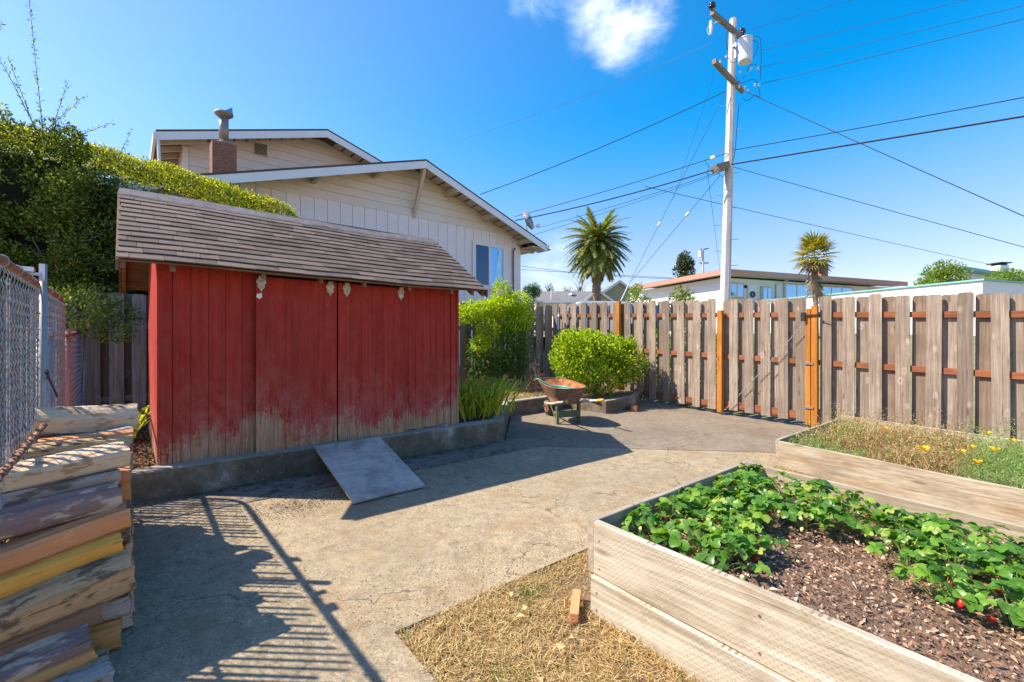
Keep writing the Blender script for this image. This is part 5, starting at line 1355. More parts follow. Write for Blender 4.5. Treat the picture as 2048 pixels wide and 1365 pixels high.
while x < 10.2:
    zt_ = min(5.125, lowz(x), lowz(x+.32))
    if zt_ > .9:
        hp(MB().box(x+.006, x+.322, YW+.004, YW+.024, .5, zt_), 'wall_panel', M['offwhite'], lw)
    x += .328
hp(MB().box(10.2, 10.56, YW-.02, YW+.025, .5, 4.83), 'corner_board', M['offwhite'])
hp(MB().box(1.0, 10.2, YW-.012, YW+.02, 5.125, 5.145), 'drip_trim', M['cream'], lw)
hp(MB().tube([(10.2, YW-.05, .5), (10.2, YW-.05, 4.6), (10.28, YW-.05, 4.72)], .022, 6), 'conduit', M['porcelain'])
# window
wf = empty('window'); wf.parent = house
x0, x1, z0, z1 = 8.50, 9.88, 3.22, 4.74; t = .12
for a in ((x0, x1, z1-t, z1), (x0, x1, z0, z0+t), (x0, x0+t, z0+t, z1-t), (x1-t, x1, z0+t, z1-t)):
    hp(MB().box(a[0], a[1], YW-.045, YW-.005, a[2], a[3]), 'frame_trim', M['offwhite'], wf)
xm = (x0+x1)/2
hp(MB().box(xm-.04, xm+.04, YW-.035, YW-.002, z0+t, z1-t), 'mullion', M['fascia'], wf)
hp(MB().box(x0+t, xm-.042, YW-.02, YW-.012, z0+t, z1-t), 'pane', M['glass_dim'], wf)
hp(MB().box(xm+.042, x1-t, YW-.028, YW-.018, z0+t, z1-t), 'pane', M['glass'], wf)
# roof slabs with fascia
def roof_slab(px, pz, xl, xr, sll, slr, y0, y1, th, mat, name='roof'):
    rf = []
    for (xe, sl) in ((xl, sll), (xr, slr)):
        ze = pz-abs(xe-px)*sl
        vs = [(x, y, z+d) for d in (0, th) for (x, z) in ((px, pz), (xe, ze)) for y in (y0, y1)]
        rf.append(hp(MB().add(vs, [(0,1,3,2),(4,6,7,5),(0,4,5,1),(2,3,7,6),(1,5,7,3),(0,2,6,4)]), name, mat))
        # fascia along the rake
        vs = [(x, y, z+d) for d in (-.2, -.001) for (x, z) in ((px, pz), (xe, ze)) for y in (y0+.001, y0+.04)]
        hp(MB().add(vs, [(0,1,3,2),(4,6,7,5),(0,4,5,1),(2,3,7,6),(1,5,7,3),(0,2,6,4)]), 'fascia_board', M['fascia'])
    return rf
roof_slab(PX, PZ+.08, -2.6, 11.17, SLL, SLR, 11.28, 19.2, .05, M['roof_dark'])
# soffit sheathing boards and lookouts under the right rake
for i in range(16):
    x = PX+.25+i*.30; z = PZ+.08-(x-PX)*SLR
    vs = [(xx, y, z-(xx-x)*SLR+d) for d in (-.028, -.006) for xx in (x, x+.235) for y in (11.325, YW-.002)]
    hp(MB().add(vs, [(0,1,3,2),(4,6,7,5),(0,4,5,1),(2,3,7,6),(1,5,7,3),(0,2,6,4)]), 'soffit_board', M['soffit'])
for i in range(17):
    x = PX-.25-i*.30; z = PZ+.08-(PX-x)*SLL
    vs = [(xx, y, z+(xx-x)*SLL+d) for d in (-.028, -.006) for xx in (x-.235, x) for y in (11.325, YW-.002)]
    hp(MB().add(vs, [(0,1,3,2),(4,6,7,5),(0,4,5,1),(2,3,7,6),(1,5,7,3),(0,2,6,4)]), 'soffit_board', M['soffit'])
for x in (7.5, 8.9, 10.45):
    z = PZ+.05-(x-PX)*SLR
    hp(MB().box(x-.05, x+.05, 11.32, YW+.02, z-.2, z-.03), 'outrigger', M['soffit'])
for x in (5.2, 3.6):
    z = PZ+.05-(PX-x)*SLL
    hp(MB().box(x-.05, x+.05, 11.32, YW+.02, z-.17, z-.03), 'outrigger', M['soffit'])
# eave along the right side, gutter
ze = PZ+.08-(11.17-PX)*SLR
hp(MB().box(11.15, 11.25, 11.26, 19, ze-.1, ze+.02).tube([(11.2, 11.25, ze-.02), (11.2, 11.4, ze-.02)], .07, 8), 'gutter', M['fascia'])
hp(MB().box(10.56, 11.15, 11.9, 12.02, ze-.17, ze-.11).add([(10.5, 11.95, ze-.05), (11.12, 11.95, ze-.12), (11.12, 12.05, ze-.12), (10.5, 12.05, ze+.16)], [(0,1,2,3)]), 'soffit_return', M['soffit'])
hp(MB().box(10.54, 11.14, 11.34, 18.9, ze-.10, ze-.07), 'soffit_return', M['soffit'])
# knee brace under the peak
hp(MB().add([(x, y, z) for x in (PX-.045, PX+.045) for y, z in ((11.33, PZ-.12), (11.33, PZ+.05), (11.48, PZ+.05), (YW-.005, 5.2), (YW-.005, 5.08))], [(0,1,2,3,4),(9,8,7,6,5),(0,5,6,1),(1,6,7,2),(2,7,8,3),(3,8,9,4),(4,9,5,0)]), 'knee_brace', M['soffit'])
# upper storey block
UX, UZ, USL = 4.62, 7.74, .305; YU = 14.75
def upz(x): return UZ+.07-abs(x-UX)*USL
hp(MB().add([(x, y, z) for y in (YU+.03, YU+6) for x, z in ((1.14, 3), (8.4, 3), (8.4, upz(8.4)), (UX, upz(UX)), (1.14, upz(1.14)))], [(4,3,2,1,0),(5,6,7,8,9),(0,5,9,4),(1,2,7,6),(2,3,8,7),(3,4,9,8)]), 'upper_wall_core', M['cream'])
uw = empty('upper_gable_wall'); uw.parent = house
z = 5.2
while z < 7.8:
    clip_course(uw, z, z+.238, 1.28, 8.2, upz, YU, .024, M['cream'], 'siding_board'); z += .243
hp(MB().box(1.14, 1.27, YU-.02, YU+.03, 5.2, 6.63), 'corner_board', M['offwhite'])
roof_slab(UX, UZ+.08, .55, 8.9, USL, USL, 14.0, 21, .05, M['roof_dark'], 'upper_roof')
for i in range(9):
    x = .72+i*.0; 
for i in range(5):
    y = 14.35+i*.6; hp(MB().add([(x, yy, UZ+.02-(UX-x)*USL+d) for d in (-.14, 0) for x in (.62, 1.5) for yy in (y, y+.06)], [(0,1,3,2),(4,6,7,5),(0,4,5,1),(2,3,7,6),(1,5,7,3),(0,2,6,4)]), 'rafter_tail', M['soffit'])
for i in range(8):
    x = UX+.4+i*.3; z = UZ+.08-(x-UX)*USL
    vs = [(xx, y, z-(xx-x)*USL+d) for d in (-.028, -.006) for xx in (x, x+.235) for y in (14.045, YU-.002)]
    hp(MB().add(vs, [(0,1,3,2),(4,6,7,5),(0,4,5,1),(2,3,7,6),(1,5,7,3),(0,2,6,4)]), 'soffit_board', M['soffit'])
for i in range(12):
    x = UX-.25-i*.3; z = UZ+.08-(UX-x)*USL
    vs = [(xx, y, z+(xx-x)*USL+d) for d in (-.028, -.006) for xx in (x-.235, x) for y in (14.045, YU-.002)]
    hp(MB().add(vs, [(0,1,3,2),(4,6,7,5),(0,4,5,1),(2,3,7,6),(1,5,7,3),(0,2,6,4)]), 'soffit_board', M['soffit'])
hp(MB().box(.50, .56, 13.98, 20, 6.38, 6.56), 'upper_gutter', M['fascia'])
hp(MB().tube([(.66, 14.05, 5.2), (.6, 14.03, 6.4)], .035, 8), 'downspout', M['fascia'])
# vent
vt = empty('gable_vent'); vt.parent = house
hp(MB().box(2.80, 3.14, YU-.012, YU-.004, 6.86, 7.2), 'vent_backing', M['dark'], vt)
for a in ((2.79, 3.15, 7.2, 7.225), (2.79, 3.15, 6.84, 6.865), (2.78, 2.805, 6.84, 7.225), (3.135, 3.16, 6.84, 7.225)):
    hp(MB().box(a[0], a[1], YU-.035, YU-.013, a[2], a[3]), 'vent_frame', M['cream'], vt)
for i in range(8): hp(MB().add([(2.805, YU-.03, 6.88+i*.04), (3.135, YU-.03, 6.88+i*.04), (3.135, YU-.013, 6.905+i*.04), (2.805, YU-.013, 6.905+i*.04)], [(0,1,2,3)]), 'louver', M['soffit'], vt)
# chimney, brick by brick
ch = empty('chimney'); ch.parent = house
cx0, cx1, cy0, cy1 = 1.50, 1.99, 12.3, 12.75
hp(MB().box(cx0+.008, cx1-.008, cy0+.008, cy1-.008, 4.2, 6.08), 'mortar_core', M['mortar'], ch)
bh = .066; r = random.Random(6)
for j in range(13):
    z = 6.09-(j+1)*bh; o_ = .08 if j % 2 else 0
    x = cx0-(.0 if j % 2 == 0 else .0)
    e = [cx0]+[cx0+.165*k+o_ for k in range(1, 4) if cx0+.165*k+o_ < cx1-.04]+[cx1]
    if j % 2: e = [cx0, cx0+.08]+[v for v in e[1:]]
    e = sorted(set(round(v, 3) for v in e))
    for a, b in zip(e[:-1], e[1:]):
        o = Vector((a, cy0, z)); me = MB().box(0, b-a-.008, 0, .01+r.uniform(0, .003), 0, bh-.009).build('brick', M['brick'], ch, loc=o-Vector((0, .003, 0))-HO)
    for k in range(3):
        a = cy0+.012+k*.145
        MB().box(0, .009, 0, .135, 0, bh-.009).build('brick', M['brick'], ch, loc=Vector((cx0-.002, a, z))-HO)
fc = (1.75, 12.5)
hp(MB().lathe([(.19, 6.08), (.2, 6.11), (.1, 6.17), (.1, 6.2)], (*fc, 0), 16), 'flue_collar', M['mortar'], ch, smooth=True)
hp(MB().lathe([(.1, 6.15), (.1, 6.72), (.085, 6.73), (.085, 6.82)], (*fc, 0), 20), 'flue_pipe', M['flue'], ch, smooth=True)
hp(MB().lathe([(.09, 6.72), (.19, 6.79), (.2, 6.83), (.13, 6.86), (0, 6.875)], (*fc, 0), 20), 'flue_cap', M['flue'], ch, smooth=True)
hp(MB().add([(1.74, 12.42, 6.86), (1.93, 12.46, 6.86), (1.92, 12.5, 7.03), (1.9, 12.6, 6.86)], [(0,1,2),(1,3,2),(0,2,3),(0,3,1)]), 'flue_hood', M['metal'], ch)
# satellite dish
DO = Vector((10.65, 11.75, 5.12))
dish = empty('satellite_dish', DO, label='grey satellite dish on the roof edge of the beige house', cat='satellite dish')
prof = [(0, 0), (.1, .01), (.2, .035), (.3, .08), (.31, .085)]
mb = MB(); mb.lathe(prof, (0,0,0), 24); mb.lathe([(rr, z-.012) for rr, z in prof][::-1], (0,0,0), 24)
dsh = mb.build('reflector', M['pipe'], dish, loc=(-.1, -.1, .52), smooth=True)
dsh.rotation_euler = Vector((.29, -.87, .3)).to_track_quat('Z', 'Y').to_euler()
dsh.scale = (1, 1.15, 1)
MB().tube([(0, 0, -.2), (0, 0, .3), (-.08, -.08, .5)], .025, 8).tube([(.1, 0, -.25), (0, 0, .2)], .015, 6).build('mast', M['metal'], dish)
MB().tube([(-.1, -.1, .3), (.1, -.45, .3)], .012, 6).box(.05, .15, -.52, -.43, .26, .38).build('feed_arm', M['metal'], dish)

# ------------------------------------------------------------------ utility pole and wires
def PD(px, py, t):
    r_ = (px-1024)/910; d = (681-py)/910
    return W(t, r_*t, CAMH+d*t)
pb = W(14, 6.50, .9); pt = W(14, 6.80, 11.4)
UO = Vector(pb)
up = empty('utility_pole', UO, label='tall silvery wooden utility pole with transformer behind the gate', cat='utility pole')
def uadd(mb, name, mat, **k):
    mb.v = [tuple(Vector(v)-UO) for v in mb.v]; return mb.build(name, mat, up, **k)
uadd(MB().tube([pb, pb.lerp(pt, .3), pb.lerp(pt, .6), pt], [.155, .145, .125, .10], 8, tw=.3), 'shaft', M['polewood'])
def beam(a, b, w, h):
    a = Vector(a); b = Vector(b); d = (b-a).normalized(); s_ = d.cross(Vector((0,0,1))).normalized(); u = s_.cross(d)
    vs = [p+s_*x*w/2+u*z*h/2 for p in (a, b) for x, z in ((-1,-1),(1,-1),(1,1),(-1,1))]
    return MB().add(vs, [(3,2,1,0),(4,5,6,7),(0,1,5,4),(1,2,6,5),(2,3,7,6),(3,0,4,7)])
off = W(-.17, 0, 0)
a1, b1 = PD(1424, 24, 13.15), PD(1484, 76, 14.2)
uadd(beam(a1, b1, .11, .13), 'crossarm', M['armwood'])
a2, b2 = PD(1428, 122, 12.9), PD(1485, 182, 14.4)
uadd(beam(a2, b2, .11, .13), 'crossarm', M['armwood'])
uadd(beam(PD(1430, 337, 13.75), PD(1452, 331, 13.9), .3, .22), 'cable_block', M['armwood'])
ins = [(.02, 0), (.02, .05), (.10, .07), (.11, .10), (.06, .13), (.09, .15), (.095, .18), (.05, .22), (.03, .25), (0, .26)]
for p in (a1+Vector((0,0,.06)), b1+Vector((0,0,.08))):
    uadd(MB().lathe(ins, p, 12), 'insulator', M['porcelain'], smooth=True)
tp = PD(1490, 100, 13.75)
uadd(MB().lathe([(0, -.36), (.18, -.36), (.2, -.33), (.2, .3), (.215, .31), (.215, .34), (.11, .38), (0, .39)], tp, 20), 'transformer', M['transf'], smooth=False)
uadd(MB().lathe([(.03, .36), (.05, .40), (.035, .43), (.05, .46), (.035, .5), (.05, .53), (.02, .6), (0, .6)], tp+W(0, -.07, 0), 10), 'bushing', M['porcelain'], smooth=True)
uadd(MB().box(-.03, .03, -.03, .03, -.2, .25, Matrix.Translation(tp+W(.05, -.27, 0))).box(-.12, .12, -.02, .02, -.02, .04, Matrix.Translation(tp+W(.05, -.3, .12))), 'transformer_bracket', M['metal'])
fp = PD(1422, 55, 13.4)
uadd(MB().tube([fp+Vector((0,0,.2)), fp, fp+W(0, -.02, -.2)], [.05, .06, .035], 8).tube([fp+Vector((0,0,.1)), fp+W(0, .22, .2), fp+W(0, .28, .2)], .014, 5).tube([fp+W(0,.02,.2), fp+W(0,-.12,-.05), fp+W(0,-.06,-.22)], .012, 5), 'fuse_cutout', M['transf'])
# small strain insulators along the lower arm
for (px, py) in ((1480, 143), (1502, 136), (1515, 135), (1478, 172), (1489, 174), (1509, 169), (1518, 168), (1452, 112), (1440, 122), (1495, 180)):
    p = PD(px, py, 13.8); uadd(MB().lathe([(.0, -.05), (.035, -.04), (.02, -.01), (.04, .02), (0, .05)], p, 8), 'strain_insulator', M['transf'])
for k, py in enumerate((210, 255, 300, 345, 390, 415, 450, 478, 502, 530)):
    t = (600-py)/560; c = pb.lerp(pt, (CAMH+(681-py)/910*14-.9)/10.5)
    s_ = 1 if k % 2 else -1
    uadd(MB().tube([c+W(0, .1*s_), c+W(0, .34*s_), c+W(0, .36*s_, .05)], .010, 5), 'climbing_step', M['metal'])
def wire_mb(pts, rad, sagv=0):
    out = []
    for (a, b) in zip(pts[:-1], pts[1:]):
        for i in range(9 if sagv else 3):
            n_ = 8 if sagv else 2; t = i/n_; out.append(a.lerp(b, t)-Vector((0, 0, sagv*4*t*(1-t))))
    return MB().tube(out, rad, 5)
def jumper(pts, rad=.009):
    q = [PD(*p) for p in pts]; out = []
    n = len(q)
    for i in range(n-1):
        p0, p1, p2, p3 = q[max(0, i-1)], q[i], q[i+1], q[min(n-1, i+2)]
        for k in range(6):
            t = k/6; out.append(.5*((2*p1)+(p2-p0)*t+(2*p0-5*p1+4*p2-p3)*t*t+(3*p1-p0-3*p2+p3)*t**3))
    out.append(q[-1]); uadd(MB().tube(out, rad, 4), 'jumper_cable', M['cable'])
jumper([(1500, 75, 13.8), (1513, 72, 13.8), (1521, 80, 13.8), (1522, 120, 13.8), (1520, 160, 13.8)]); jumper([(1500, 78, 13.7), (1515, 85, 13.7), (1512, 105, 13.7), (1500, 120, 13.7)])
jumper([(1474, 165, 13.8), (1490, 150, 13.8), (1500, 130, 13.8), (1510, 128, 13.8), (1517, 136, 13.8)]); jumper([(1470, 150, 13.8), (1482, 165, 13.8), (1505, 158, 13.8), (1520, 168, 13.8)])
jumper([(1445, 120, 13.5), (1455, 114, 13.6), (1465, 125, 13.8), (1480, 118, 13.8)]); jumper([(1485, 195, 13.8), (1495, 200, 13.8), (1510, 190, 13.8), (1520, 193, 13.8), (1516, 172, 13.8)])
jumper([(1478, 205, 13.85), (1474, 250, 13.85), (1470, 300, 13.85), (1466, 322, 13.85)], .011); jumper([(1455, 100, 13.8), (1452, 75, 13.8), (1462, 45, 13.8)]); jumper([(1410, 320, 13.6), (1418, 335, 13.6), (1412, 345, 13.6), (1424, 348, 13.6), (1440, 330, 13.7)]); jumper([(1435, 345, 13.6), (1445, 352, 13.7), (1450, 345, 13.8)])
uadd(MB().box(-.05, .05, -.06, .06, -.04, .04, Matrix.Translation(PD(1426, 314, 13.6))), 'splice_box', M['transf'])
WIRES = [
 ((1462, 328, 13.9), (2048, 232, 10.2), .024, .0, 'thickest black telephone cable running right from the utility pole'),
 ((1468, 299, 13.9), (2048, 190, 10.4), .013, .05, 'black cable running right just above the thickest one'),
 ((1490, 182, 14), (2048, 430, 9.5), .010, .02, 'steep dark service wire dropping right from the lower crossarm'),
 ((1466, 333, 14), (2048, 492, 12), .009, .02, 'thin wire descending right toward the far houses'),
 ((1290, 372, 18), (2048, 540, 30), .012, .1, 'blue-looking thin wire passing low behind the pole to the right'),
 ((1485, 62, 14.2), (1700, 0, 12.5), .005, .0, 'faint wire leaving the top crossarm up to the right'),
 ((1520, 100, 14), (1920, 0, 10.5), .006, .03, 'thin power line second from top, going up right'),
 ((1520, 134, 14), (2048, 8, 9.5), .006, .03, 'thin power line third from top, going up right'),
 ((1520, 167, 14), (2048, 34, 9.5), .008, .03, 'dark power line leaving the lower crossarm up to the right'),
 ((1450, 182, 13.9), (960, 388, 15.5), .013, .12, 'twisted service cable swooping left from the lower crossarm to the house'),
 ((1455, 305, 13.9), (1030, 432, 17), .012, .06, 'upper of two black cables going left behind the satellite dish'),
 ((1432, 337, 13.8), (1030, 440, 16), .020, .10, 'thick black cable going left behind the satellite dish'),
 ((1452, 338, 13.9), (1075, 455, 15.6), .007, .06, 'thin cable going left just below the thick black one'),
 ((1440, 345, 13.8), (1063, 470, 15.8), .007, .05, 'thin service wire attached to the house fascia below the dish'),
 ((1425, 85, 13.6), (900, 285, 30), .006, .2, 'faint long power line going left across the sky'),
 ((1042, 538, 40), (1460, 560, 40), .018, .05, 'distant wire low above the rooftops, the upper one'),
 ((1042, 531, 40), (1460, 556, 40), .018, .4, 'distant wire low above the rooftops, sagging between'),
 ((1428, 150, 13.7), (1345, 400, 18), .005, 0, 'fine wire slanting down left from the lower crossarm'),
 ((1415, 345, 13.7), (1440, 540, 20), .006, 0, 'fine wire dropping from the cable splice toward the ranch house'),
]
for (a, b, rad, sg, lb) in WIRES:
    A = PD(*a); B = PD(*b)
    if b[0] >= 1700 or b[1] <= 0: B = A+(B-A)*1.5
    mb = wire_mb([A, B], rad, sg); mb.v = [tuple(Vector(v)-A) for v in mb.v]
    mb.build('utility_wire', M['cable'], loc=A, label=lb, cat='wire', group='overhead wires')
for (a, b, ip, lb) in (((1452, 183, 14), (1258, 567, 19), .62, 'guy wire with white insulator left of the pole, the higher one'), ((1440, 350, 13.8), (1262, 562, 18.6), .30, 'guy wire with white insulator left of the pole, the lower one')):
    A = PD(*a); B = PD(*b); g_ = empty('guy_wire', A, label=lb, cat='guy wire', group='guy wires of the utility pole')
    MB().tube([Vector((0,0,0)), B-A], .008, 5).build('strand', M['cable'], g_)
    c = (B-A)*ip; d = (B-A).normalized(); MB().tube([c-d*.1, c-d*.06, c+d*.06, c+d*.1], [.02, .05, .05, .02], 8).build('insulator', M['white'], g_)
    if ip > .5:
        E_ = PD(1230, 602, 19.3)+Vector((0, 0, -.5)); MB().tube([B-A, E_-A], .03, 8).build('guy_guard', M['transf'], g_)

# ------------------------------------------------------------------ palms and far trees
def frond_mesh(seed, L, mat, arch, nl=46, wl=.30):
    r = random.Random(seed); mb = MB(); pts = []
    N = 12
    for i in range(N+1):
        t = i/N; pts.append(Vector((L*t*(1-.12*t*arch), 0, L*(.0+arch*(.18*t-.55*t*t)))))
    mb.tube(pts, [.04*(1-.8*i/N)+.006 for i in range(N+1)], 4, cap=False)
    for k in range(nl):
        t = .08+.9*k/nl; i = min(N-1, int(t*N)); f = t*N-i; p = pts[i].lerp(pts[i+1], f); d = (pts[i+1]-pts[i]).normalized()
        ll = wl*L*.5*math.sin(math.pi*min(1, t*.9+.12))**.6+.05
        for s_ in (-1, 1):
            q = p+d*ll*.62+Vector((0, s_*ll*.72, -ll*.28*r.uniform(.5, 1.5)+.05)); w = d*.05
            mb.add([p-w, p+w, q+w*.2], [(0, 1, 2)])
    return mb.mesh('frond', mat)
r = random.Random(12)
pc = W(38, 7.16, 9.3); pbase = W(38, 7.0, 1.6)
dp = empty('date_palm', pbase, label='large date palm with full drooping crown behind the fence', cat='palm tree')
tpts = [Vector((0, 0, 0)), (pc-pbase)*.5, pc-pbase]
mb = MB()
mb.tube([tpts[0], tpts[0].lerp(tpts[1], .5), tpts[1], tpts[1].lerp(tpts[2], .5), tpts[2]], [.36, .33, .31, .34, .4], 12)
for k in range(260):
    t = r.random()*.8; a = r.uniform(0, 6.28); c = (pc-pbase)*t; d = Vector((math.cos(a), math.sin(a), 0))
    mb.tube([c+d*.3, c+d*.40+Vector((0,0,.12))], [.05, .02], 4)
mb.build('trunk', M['palmbark'], dp)
FM = [frond_mesh(i, 3.4, M['palm'], ar) for i, ar in enumerate((.35, .55, .8, 1.0, 1.2, 1.45))]; FO = [frond_mesh(20+i, 3.0, M['palm_old'], 1.5) for i in range(2)]
for i in range(190):
    u = ((i+.5)/190)**.72; el = math.radians(78-u*150); a = i*2.39996+r.uniform(-.2, .2)
    me = FM[(2, 3, 4, 4, 4, 3, 2, 1, 0, 0)[min(9, int(u*10))]] if u < .93 else FO[i % 2]
    fo = link('frond', me, dp, pc-pbase+Vector((math.cos(a)*.25, math.sin(a)*.25, .9-u*1.3)), (r.uniform(-.3, .3), -el*.95, a))
    s_ = r.uniform(.85, 1.05)*(.86 if u < .5 else .9); fo.scale = (s_, s_*1.1, s_)
# fan palm by the ranch house
fb = W(19, 12.72, 1.7); fcn = W(19, 12.62, 4.95)
fpn = empty('fan_palm', fb, label='small windmill fan palm with yellowing leaves before the ranch house', cat='palm tree')
MB().tube([(0, 0, 0), (fcn-fb)*.35, (fcn-fb)*.7, fcn-fb], [.085, .085, .12, .14], 10).build('trunk', M['palmbark'], fpn)
def fan_mesh(seed, mat, L=.62):
    r = random.Random(seed); mb = MB().tube([(0,0,0), (L*.6, 0, .06)], .008, 4, cap=False)
    for k in range(16):
        a = (k-7.5)/7.5*1.75; l = L*(.75+.25*math.cos(a))*r.uniform(.9, 1.05); c = Vector((L*.6, 0, .06)); d = Vector((math.cos(a), math.sin(a), -.05)); s_ = Vector((-math.sin(a), math.cos(a), 0))*.028
        mb.add([c, c+d*l*.5+s_, c+d*l+Vector((0, 0, -.12*l*r.uniform(.5, 1.8))), c+d*l*.5-s_], [(0, 1, 2, 3)])
    return mb.mesh('fan_leaf', mat)
FF = [fan_mesh(i, M['fanpalm']) for i in range(4)]; FD = [fan_mesh(9+i, M['palm_old']) for i in range(2)]
for i in range(42):
    u = i/42; a = i*2.39996; el = math.radians(75-u*125)
    me = FF[i % 4] if u < .8 else FD[i % 2]
    fo = link('leaf', me, fpn, fcn-fb+Vector((0, 0, .25-u*.35)), (r.uniform(-.3, .3), -el, a)); s_ = r.uniform(.85, 1.1); fo.scale = (s_,)*3
mb = MB()
for i in range(160):
    a = r.uniform(0, 6.28); z = r.uniform(-1.5, 0); c = fcn-fb+Vector((math.cos(a)*.14, math.sin(a)*.14, z)); mb.add([c, c+Vector((math.cos(a)*.2, math.sin(a)*.2, -.25)), c+Vector((math.cos(a+.3)*.12, math.sin(a+.3)*.12, -.2))], [(0,1,2)])
mb.build('dead_leaf_skirt', M['palm_old'], fpn)
def blob_tree(name, f, rr, z0, z1, w, n, L, mat, label, cat, seed, nb=30, shape='round', trunk=True, kind=None, depth=None):
    r = random.Random(seed); base = W(f, rr, z0-(.0)); bs = []
    for i in range(nb):
        t = r.random(); z = z0+(z1-z0)*(.12+.83*t)
        if shape == 'cone': wr = w*(1.02-t)**.55*.5
        elif shape == 'dome': wr = w*.5*math.sqrt(max(.05, 1-t**2.2))
        else: wr = w*.5*math.sin(math.pi*(.15+.75*t))
        a = r.uniform(0, 6.28); q = r.uniform(.3, .85); p = W(f+math.sin(a)*wr*q*(depth or 1), rr+math.cos(a)*wr*q, z)
        bs.append((tuple(p), w*r.uniform(.09, .17)))
    P, D = blob_points(bs, n, seed, (.5, 1.08))
    o = empty(name, base, label=label, cat=cat)
    link('crown', leaf_mesh('crown', P-np.array(base), D, L, L*.45, M[mat], seed), o)
    if trunk: MB().tube([(0, 0, -.6), (0, 0, (z1-z0)*.7)], [w*.05, w*.02], 7).build('trunk', M['bark'], o)
    return o
blob_tree('conifer', 42, 15.9, 1.6, 9.9, 3.1, 5500, .26, 'conifer', 'dark conifer rising behind the left end of the ranch house', 'tree', 3, 70, 'cone')
blob_tree('round_bush', 19, .82, 1.2, 3.95, 1.3, 9000, .06, 'roundbush', 'dark clipped round bush at the right corner of the beige house', 'bush', 4, 60, 'dome')
blob_tree('leafy_shrub', 15.5, 5.75, 1.0, 3.3, 1.6, 1900, .12, 'tree', 'open leafy shrub behind the fence left of the utility pole', 'shrub', 5, 30)
blob_tree('leafy_shrub', 25, 6.95, 1.6, 4.6, 1.9, 2600, .12, 'yhedge', 'bright green bush at the left end of the ranch house', 'shrub', 6, 30, 'dome')
blob_tree('garden_hedge', 19.5, 18.55, 2.5, 4.7, 2.3, 9000, .12, 'yhedge', 'rounded light green hedge above the white garage wall', 'hedge', 7, 70, 'dome')
blob_tree('garden_hedge', 19.0, 17.3, 2.2, 4.0, 1.6, 3000, .12, 'yhedge', 'lower light green shrub left of the rounded hedge', 'hedge', 8, 30, 'dome')
for i in range(1):
    bs = [(tuple(W(17.5, 18.6+.25*k, 3.9+.05*math.sin(k))), .3) for k in range(14)]; P, D = blob_points(bs, 4000, 61, (.6, 1.1)); b_ = W(17.5, 19.5, 3.0)
    o = empty('garden_hedge', b_, label='yellow-green clipped hedge top at the right frame edge', cat='hedge'); link('crown', leaf_mesh('crown', P-np.array(b_), D, .09, .04, M['yhedge'], 9), o)
for k, (px, py, s_) in enumerate(((1098, 575, 1.0), (1135, 578, .8), (1160, 573, 1.1), (1350, 555, .0))):
    if not s_: continue
    c = PD(px, py, 75); r = random.Random(k); mb = MB(); b0 = Vector((0, 0, -5)); mb.tube([b0, (0, 0, 0)], [.25, .12], 5)
    for i in range(46):
        a = r.uniform(-1, 1); p = Vector((0, 0, r.uniform(-2.6, -.4))); q = p+W(r.uniform(-1, 1), .8*a*s_, s_*r.uniform(.5, 1.2)); q2 = q+W(r.uniform(-.5, .5), r.uniform(-.5, .5), r.uniform(.2, .7)); mb.tube([p, q, q2], [.05, .025, .012], 3, cap=False); mb.tube([q, q+W(r.uniform(-.5, .5), r.uniform(-.6, .6), r.uniform(.1, .6))], [.02, .01], 3, cap=False)
    mb.build('bare_tree', M['bark'], loc=c, label=('small bare tree on the skyline left of the date palm', 'tiny bare tree just beyond the grey roof ridge', 'bare tree right behind the date palm trunk')[k], cat='tree')
# distant pole
c0 = PD(1406, 545, 60); dpz = PD(1406, 497, 60)
o = empty('utility_pole', c0, label='small distant utility pole with crossarms beside the conifer', cat='utility pole')
MB().tube([Vector((0,0,-4)), dpz-c0], .14, 6).build('shaft', M['polewood'], o)
for py, h_ in ((499, 12), (525, 12)):
    a = PD(1399, py, 60)-c0; b = PD(1417, py-(3 if py < 510 else 0), 60)-c0; beam(a, b, .12, .14).build('crossarm', M['armwood'], o)
MB().lathe([(0, -.5), (.28, -.5), (.28, .4), (0, .45)], PD(1401, 506, 60)-c0, 10).build('transformer', M['transf'], o)

bs = [((9.9+.3*math.sin(k*2.1), 4.2+.35*k, .9+.25*math.sin(k*1.3)), (.45, .4, .75)) for k in range(16)]
P, D = blob_points(bs, 9000, 71, (.6, 1.05)); b_ = (9.9, 6.5, 0)
o = empty('garden_hedge', b_, label='loose green hedge glimpsed through the gaps of the fence behind the green shrub', cat='hedge'); link('crown', leaf_mesh('crown', P-np.array(b_), D, .09, .045, M['yhedge'], 19), o)
